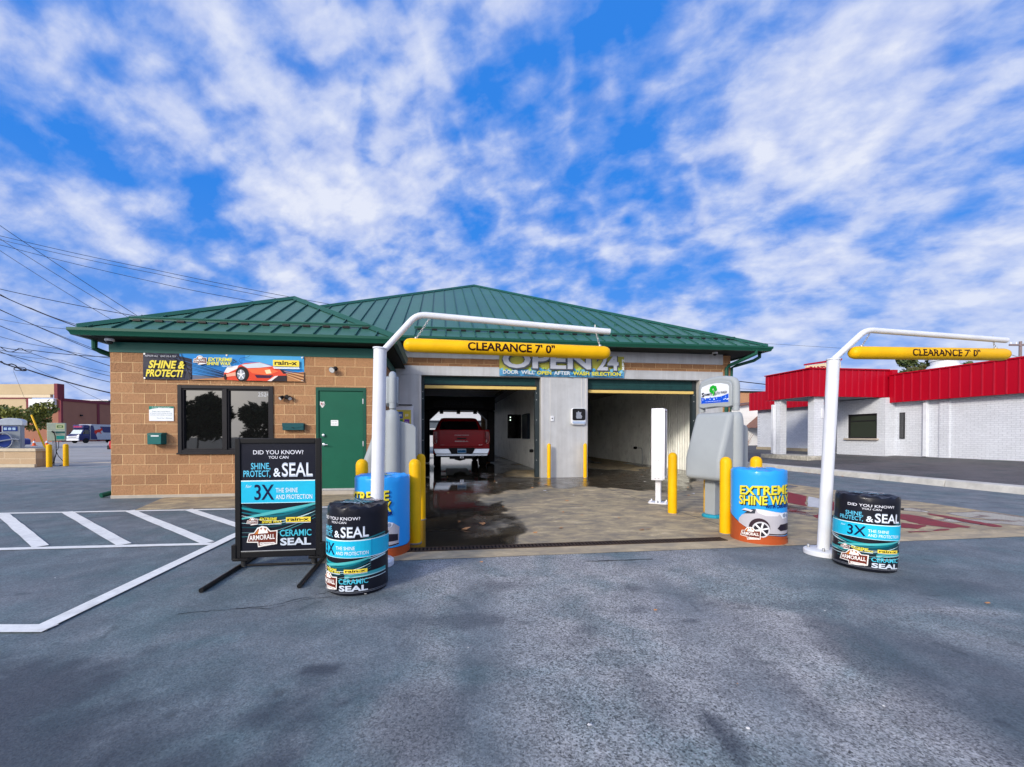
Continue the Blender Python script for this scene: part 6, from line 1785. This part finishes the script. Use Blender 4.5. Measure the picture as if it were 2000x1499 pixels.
m = MB(); m.box(24.40, 24.549, 5.78, 7.2, 1.05, 1.129, mat('stone_sill', (.42, .36, .30), .8)); m.build('sill', wn, bevel=.01)
m = MB(); m.box(24.595, 24.60, 6.25, 6.5, 1.2, 1.5, BLACK); m.box(24.595, 24.60, 6.0, 6.22, 1.2, 1.42, mat('till_green', (.10, .20, .06), .5)); m.box(24.595, 24.60, 6.55, 6.95, 1.2, 1.33, mat('till_white', (.5, .5, .5), .5)); m.build('counter_shape', wn)
m = MB(); m.box(24.97, 24.999, 5.2, 5.38, 1.12, 2.18, DARK); w2 = m.build('window', rb)
m = MB(); m.box(24.962, 24.969, 5.22, 5.36, 1.15, 2.15, TINT); m.build('pane', w2)
m = MB(); m.box(25.2, 25.309, 7.7, 8.7, .45, 2.72, mat('shop_door', (.05, .05, .06), .3)); m.build('door', rb)
m = MB(); m.box(21.0, 22.2, 5.6, 8.0, .22, .42, mat('weathered_step', (.45, .43, .37), .9, var=.35, scale=9, dirt=.9)); m.build('step', rb, bevel=.01)
vt = thing('roof_vent', 'white round exhaust vent on the roof behind the red fascia', 'vent', at(32, 8.8, 3.41), TH)
m = MB(); m.box(-.75, .75, -.75, .75, 0, .9, mat('vent_base', (.55, .62, .60), .5)); m.build('base', vt, bevel=.02)
m = MB(); m.lathe([(.66, .90), (.70, 1.25), (.62, 1.40), (.52, 1.42), (.52, 1.62), (.58, 1.64), (.58, 1.74), (0, 1.78)], WHITE, 28); m.build('hood', vt)
ac = thing('roof_unit', 'pale boxy roof unit left of the round vent', 'air conditioner', at(31.5, 10.6, 3.41), TH)
m = MB(); m.box(-.9, .9, -.6, .6, 0, 1.05, mat('ac_pale', (.50, .56, .58), .5)); m.build('case', ac, bevel=.03)
m = MB(); m.lathe([(.35, 1.051), (.35, 1.12), (0, 1.13)], BLACK, 18); m.build('fan_grille', ac)
m = MB(); m.box(.95, 1.2, -.3, .3, .0, 1.1, mat('ac_orange', (.55, .22, .12), .6)); m.build('flue', ac)
ps = thing('party_sign', 'cream PARTY sign with red lettering peeping above the red fascia', 'sign', (31.6, 40, 0), TH)
m = MB(); m.prism([(-1.3, 6.2), (2.3, 6.2), (2.3, 8.55), (-1.3, 8.02)], -.15, .15, mat('party_cream', (.75, .60, .38), .5), 'y'); p_ = m.build('panel', ps, bevel=.02)
m = MB(); m.prism([(-1.4, 8.06), (2.4, 8.60), (2.4, 8.8), (-1.4, 8.2)], -.2, .2, REDM, 'y'); m.build('coping', ps)
A = Art(); A.text('PARTY', -1.05, 7.36, .55, '#8e1a20', w=2.0, bold=.03, rot=.05); A.poly([(1.2, 7.3), (2.1, 7.4), (1.75, 8.15)], '#d8c99a'); A.build('lettering', p_, lambda x, y, d: (x, -.151 - d, y))
for x in (-.8, 1.8):
    m = MB(); m.box(x - .1, x + .1, -.1, .1, 0, 6.199, GALV); m.build('post', ps)
# utility pole at the right edge
WOOD = mat('pole_wood', (.22, .17, .17), .85, var=.2)
up = thing('utility_pole', 'wooden utility pole with a crossarm beyond the red roof at the right edge', 'utility pole', (76.9, 60, 0))
m = MB(); m.tube([(0, 0, 0), (0, 0, 15.0)], [.22, .16], WOOD, 10); m.build('pole', up)
m = MB(); m.box(-1.6, 1.6, -.1, .1, 14.35, 14.6, WOOD); m.tube([(-.1, -.12, 12.6), (-2.2, -.2, 13.2)], .05, GALV, 6); m.build('crossarm', up)
for x in (-1.4, -.6, .6, 1.4):
    m = MB(); m.lathe([(.08, 14.6), (.1, 14.75), (.05, 14.9), (0, 14.92)], VW, 8, (x, 0, 0)); m.build('insulator', up)
m = MB(); m.lathe([(.3, 11.6), (.32, 11.7), (.32, 12.6), (.2, 12.75), (0, 12.8)], GALV, 16, (-.55, -.2, 0)); m.build('transformer', up)
for i, (a, b, Y, r) in enumerate((((1380, 738), (1520, 754), 48, .05), ((1380, 757), (1530, 764), 50, .022), ((1380, 760), (1530, 770), 47, .03), ((1490, 671), (1700, 684), 55, .016))):
    m = MB(); p, q = px3(*a, Y), px3(*b, Y); d = q - p
    m.tube([p - d * .6, p, q, q + d * 1.5], r, CAB, 6)
    tag(m.build('power_cable', None), ('thick overhead cable just right of the kiosk sign, highest of its bunch', 'faint overhead cable in the gap right of the kiosk, middle of its bunch', 'overhead cable in the gap right of the kiosk, lowest of its bunch', 'faint overhead cable from the green eave to the right white pole')[i], 'cable', 'overhead cables at the right')
# houses in the gap right of the kiosk
OBR = brick_mat('orange_brick', 0, .3, .1, .01, (.50, .24, .11), (.44, .20, .09), (.55, .36, .22), nb=.3, bump=.3)
hb = thing('brick_building', 'orange brick building far behind the grey kiosk with a dark sign', 'building', at(33.5, 31, 0), TH)
m = MB(); m.box(0, 14, 0, 10, 0, 5.85, OBR); m.build('brick_wall', hb, smooth=0)
m = MB(); m.box(-.1, 14.1, -.1, 10.1, 5.851, 6.0, BLACK); m.build('coping', hb)
m = MB(); m.prism([(3.2, 4.1), (4.6, 3.5), (3.4, 5.0)], -.3, -.01, mat('dark_sign', (.06, .02, .05), .5), 'y'); m.build('sign', hb)
SIDING = mat('white_siding', (.82, .81, .78), .6, var=.03)
wh = thing('white_house', 'white clapboard house with a brown gable roof behind the kiosk', 'house', at(29.5, 22, 0), TH)
m = MB(); m.box(0, 8, 0, 6, 0, 3.0, SIDING)
for k in range(22): m.box(0, 8, -.012, -.001, .05 + .13 * k, .06 + .13 * k, mat('siding_line', (.55, .55, .55), .7))
m.prism([(0, 3.001), (8, 3.001), (4.8, 4.1), (0, 3.5)], 0, 6, SIDING, 'y'); m.build('wall', wh, smooth=0)
RBR = mat('brown_shingle', (.20, .11, .09), .8, var=.15)
m = MB(); m.prism([(-.3, 3.45), (4.8, 4.15), (8.5, 2.95), (8.5, 3.07), (4.8, 4.28), (-.3, 3.58)], -.3, 6.3, RBR, 'y'); m.build('roof', wh)
pr_ = MB(); pr_.prism([(2.2, 1.95), (3.2, 2.75), (4.6, 2.75), (4.6, 1.95)], -1.2, -.02, SIDING, 'y'); pr_.prism([(2.0, 1.85), (3.15, 2.8), (3.2, 2.95), (1.85, 1.87)], -1.3, -.01, RBR, 'y'); pr_.build('porch_roof', wh)
sh = thing('dead_shrub', 'dry brown shrub against the white wall left of the shop', 'shrub', at(25.05, 13.9, 0.3), TH)
m = MB(); rg = random.Random(4)
for k in range(26):
    a = rg.uniform(0, 6.28); r_ = rg.uniform(.1, .45); z = rg.uniform(.4, 1.2)
    m.tube([(0, 0, 0), (r_ * .4 * cos(a), r_ * .4 * sin(a), z * .6), (r_ * cos(a), r_ * sin(a), z)], [.012, .008, .004], mat('dry_twig', (.30, .17, .11), .9), 5)
m.build('twig', sh)
# white warehouse seen through the open bay
ww = thing('white_warehouse', 'pale building with a dark window strip seen through the far end of the left bay', 'building', at(-4, 38, 0), TH)
m = MB(); m.box(0, 26, 0, 10, 0, 6.2, mat('pale_wall', (.50, .51, .52), .7, var=.05, dirt=.15)); m.build('wall', ww, smooth=0)
m = MB(); m.box(0, 26, -.06, -.001, 2.1, 2.9, mat('strip_glass', (.10, .12, .14), .2)); m.build('window_strip', ww)
m = MB(); m.box(0, 26, -.5, -.001, 2.95, 3.2, mat('pale_canopy', (.55, .58, .60), .5)); m.build('canopy', ww)

# ------------------------------------------------------------------ small litter
LEAF = mat('dry_leaf', (.50, .24, .10), .8, var=.3, scale=20); PAPER = mat('paper_scrap', (.75, .72, .66), .8)
m = MB(); rg = random.Random(12)
def scrap(u, v, s, mt):
    c = B(u, v, .0085); a = rg.uniform(0, 6.28); n = rg.choice((4, 5, 6))
    pts = [c + Vector((s * rg.uniform(.5, 1) * cos(a + 2 * pi * k / n), s * rg.uniform(.3, .8) * sin(a + 2 * pi * k / n), rg.uniform(0, s * .35))) for k in range(n)]
    m.add(pts + [c + Vector((0, 0, s * .3))], [(k, (k + 1) % n, n) for k in range(n)], mt)
for k in range(34): scrap(rg.uniform(6.6, 9.4), rg.uniform(-4.2, 5.2), rg.uniform(.02, .05), rg.choice((LEAF, PAPER, LEAF)))
for k in range(30): scrap(rg.uniform(10.8, 14.2), rg.uniform(-2, 6), rg.uniform(.02, .05), rg.choice((LEAF, PAPER)))
for u, v in ((7.05, -3.35), (6.8, -3.6), (9.0, 1.3), (9.1, 1.0)): scrap(u, v, .09, LEAF)
for k in range(24): scrap(rg.uniform(14.4, 15.2), rg.uniform(1.8, 3.6), rg.uniform(.03, .07), mat('red_leaf', (.20, .05, .03), .8))
for k in range(30): scrap(18.55 + rg.uniform(-.1, .08), rg.uniform(1.2, 3.6), rg.uniform(.02, .05), LEAF)
for k in range(26):
    u, v = rg.uniform(3, 14), rg.uniform(-8, -5)
    scrap(u, v, rg.uniform(.006, .016), rg.choice((PAPER, PAPER, LEAF)))
for x, y, s in ((-.125, 4.0, .03), (3.65, 3.02, .03), (1.15, 2.9, .02)):
    q = Vector((x - OX, y - OY, 0)); scrap(q.dot(EU), q.dot(EV), s, LEAF)
tag(m.build('fallen_leaves', None, smooth=0), kind='stuff')
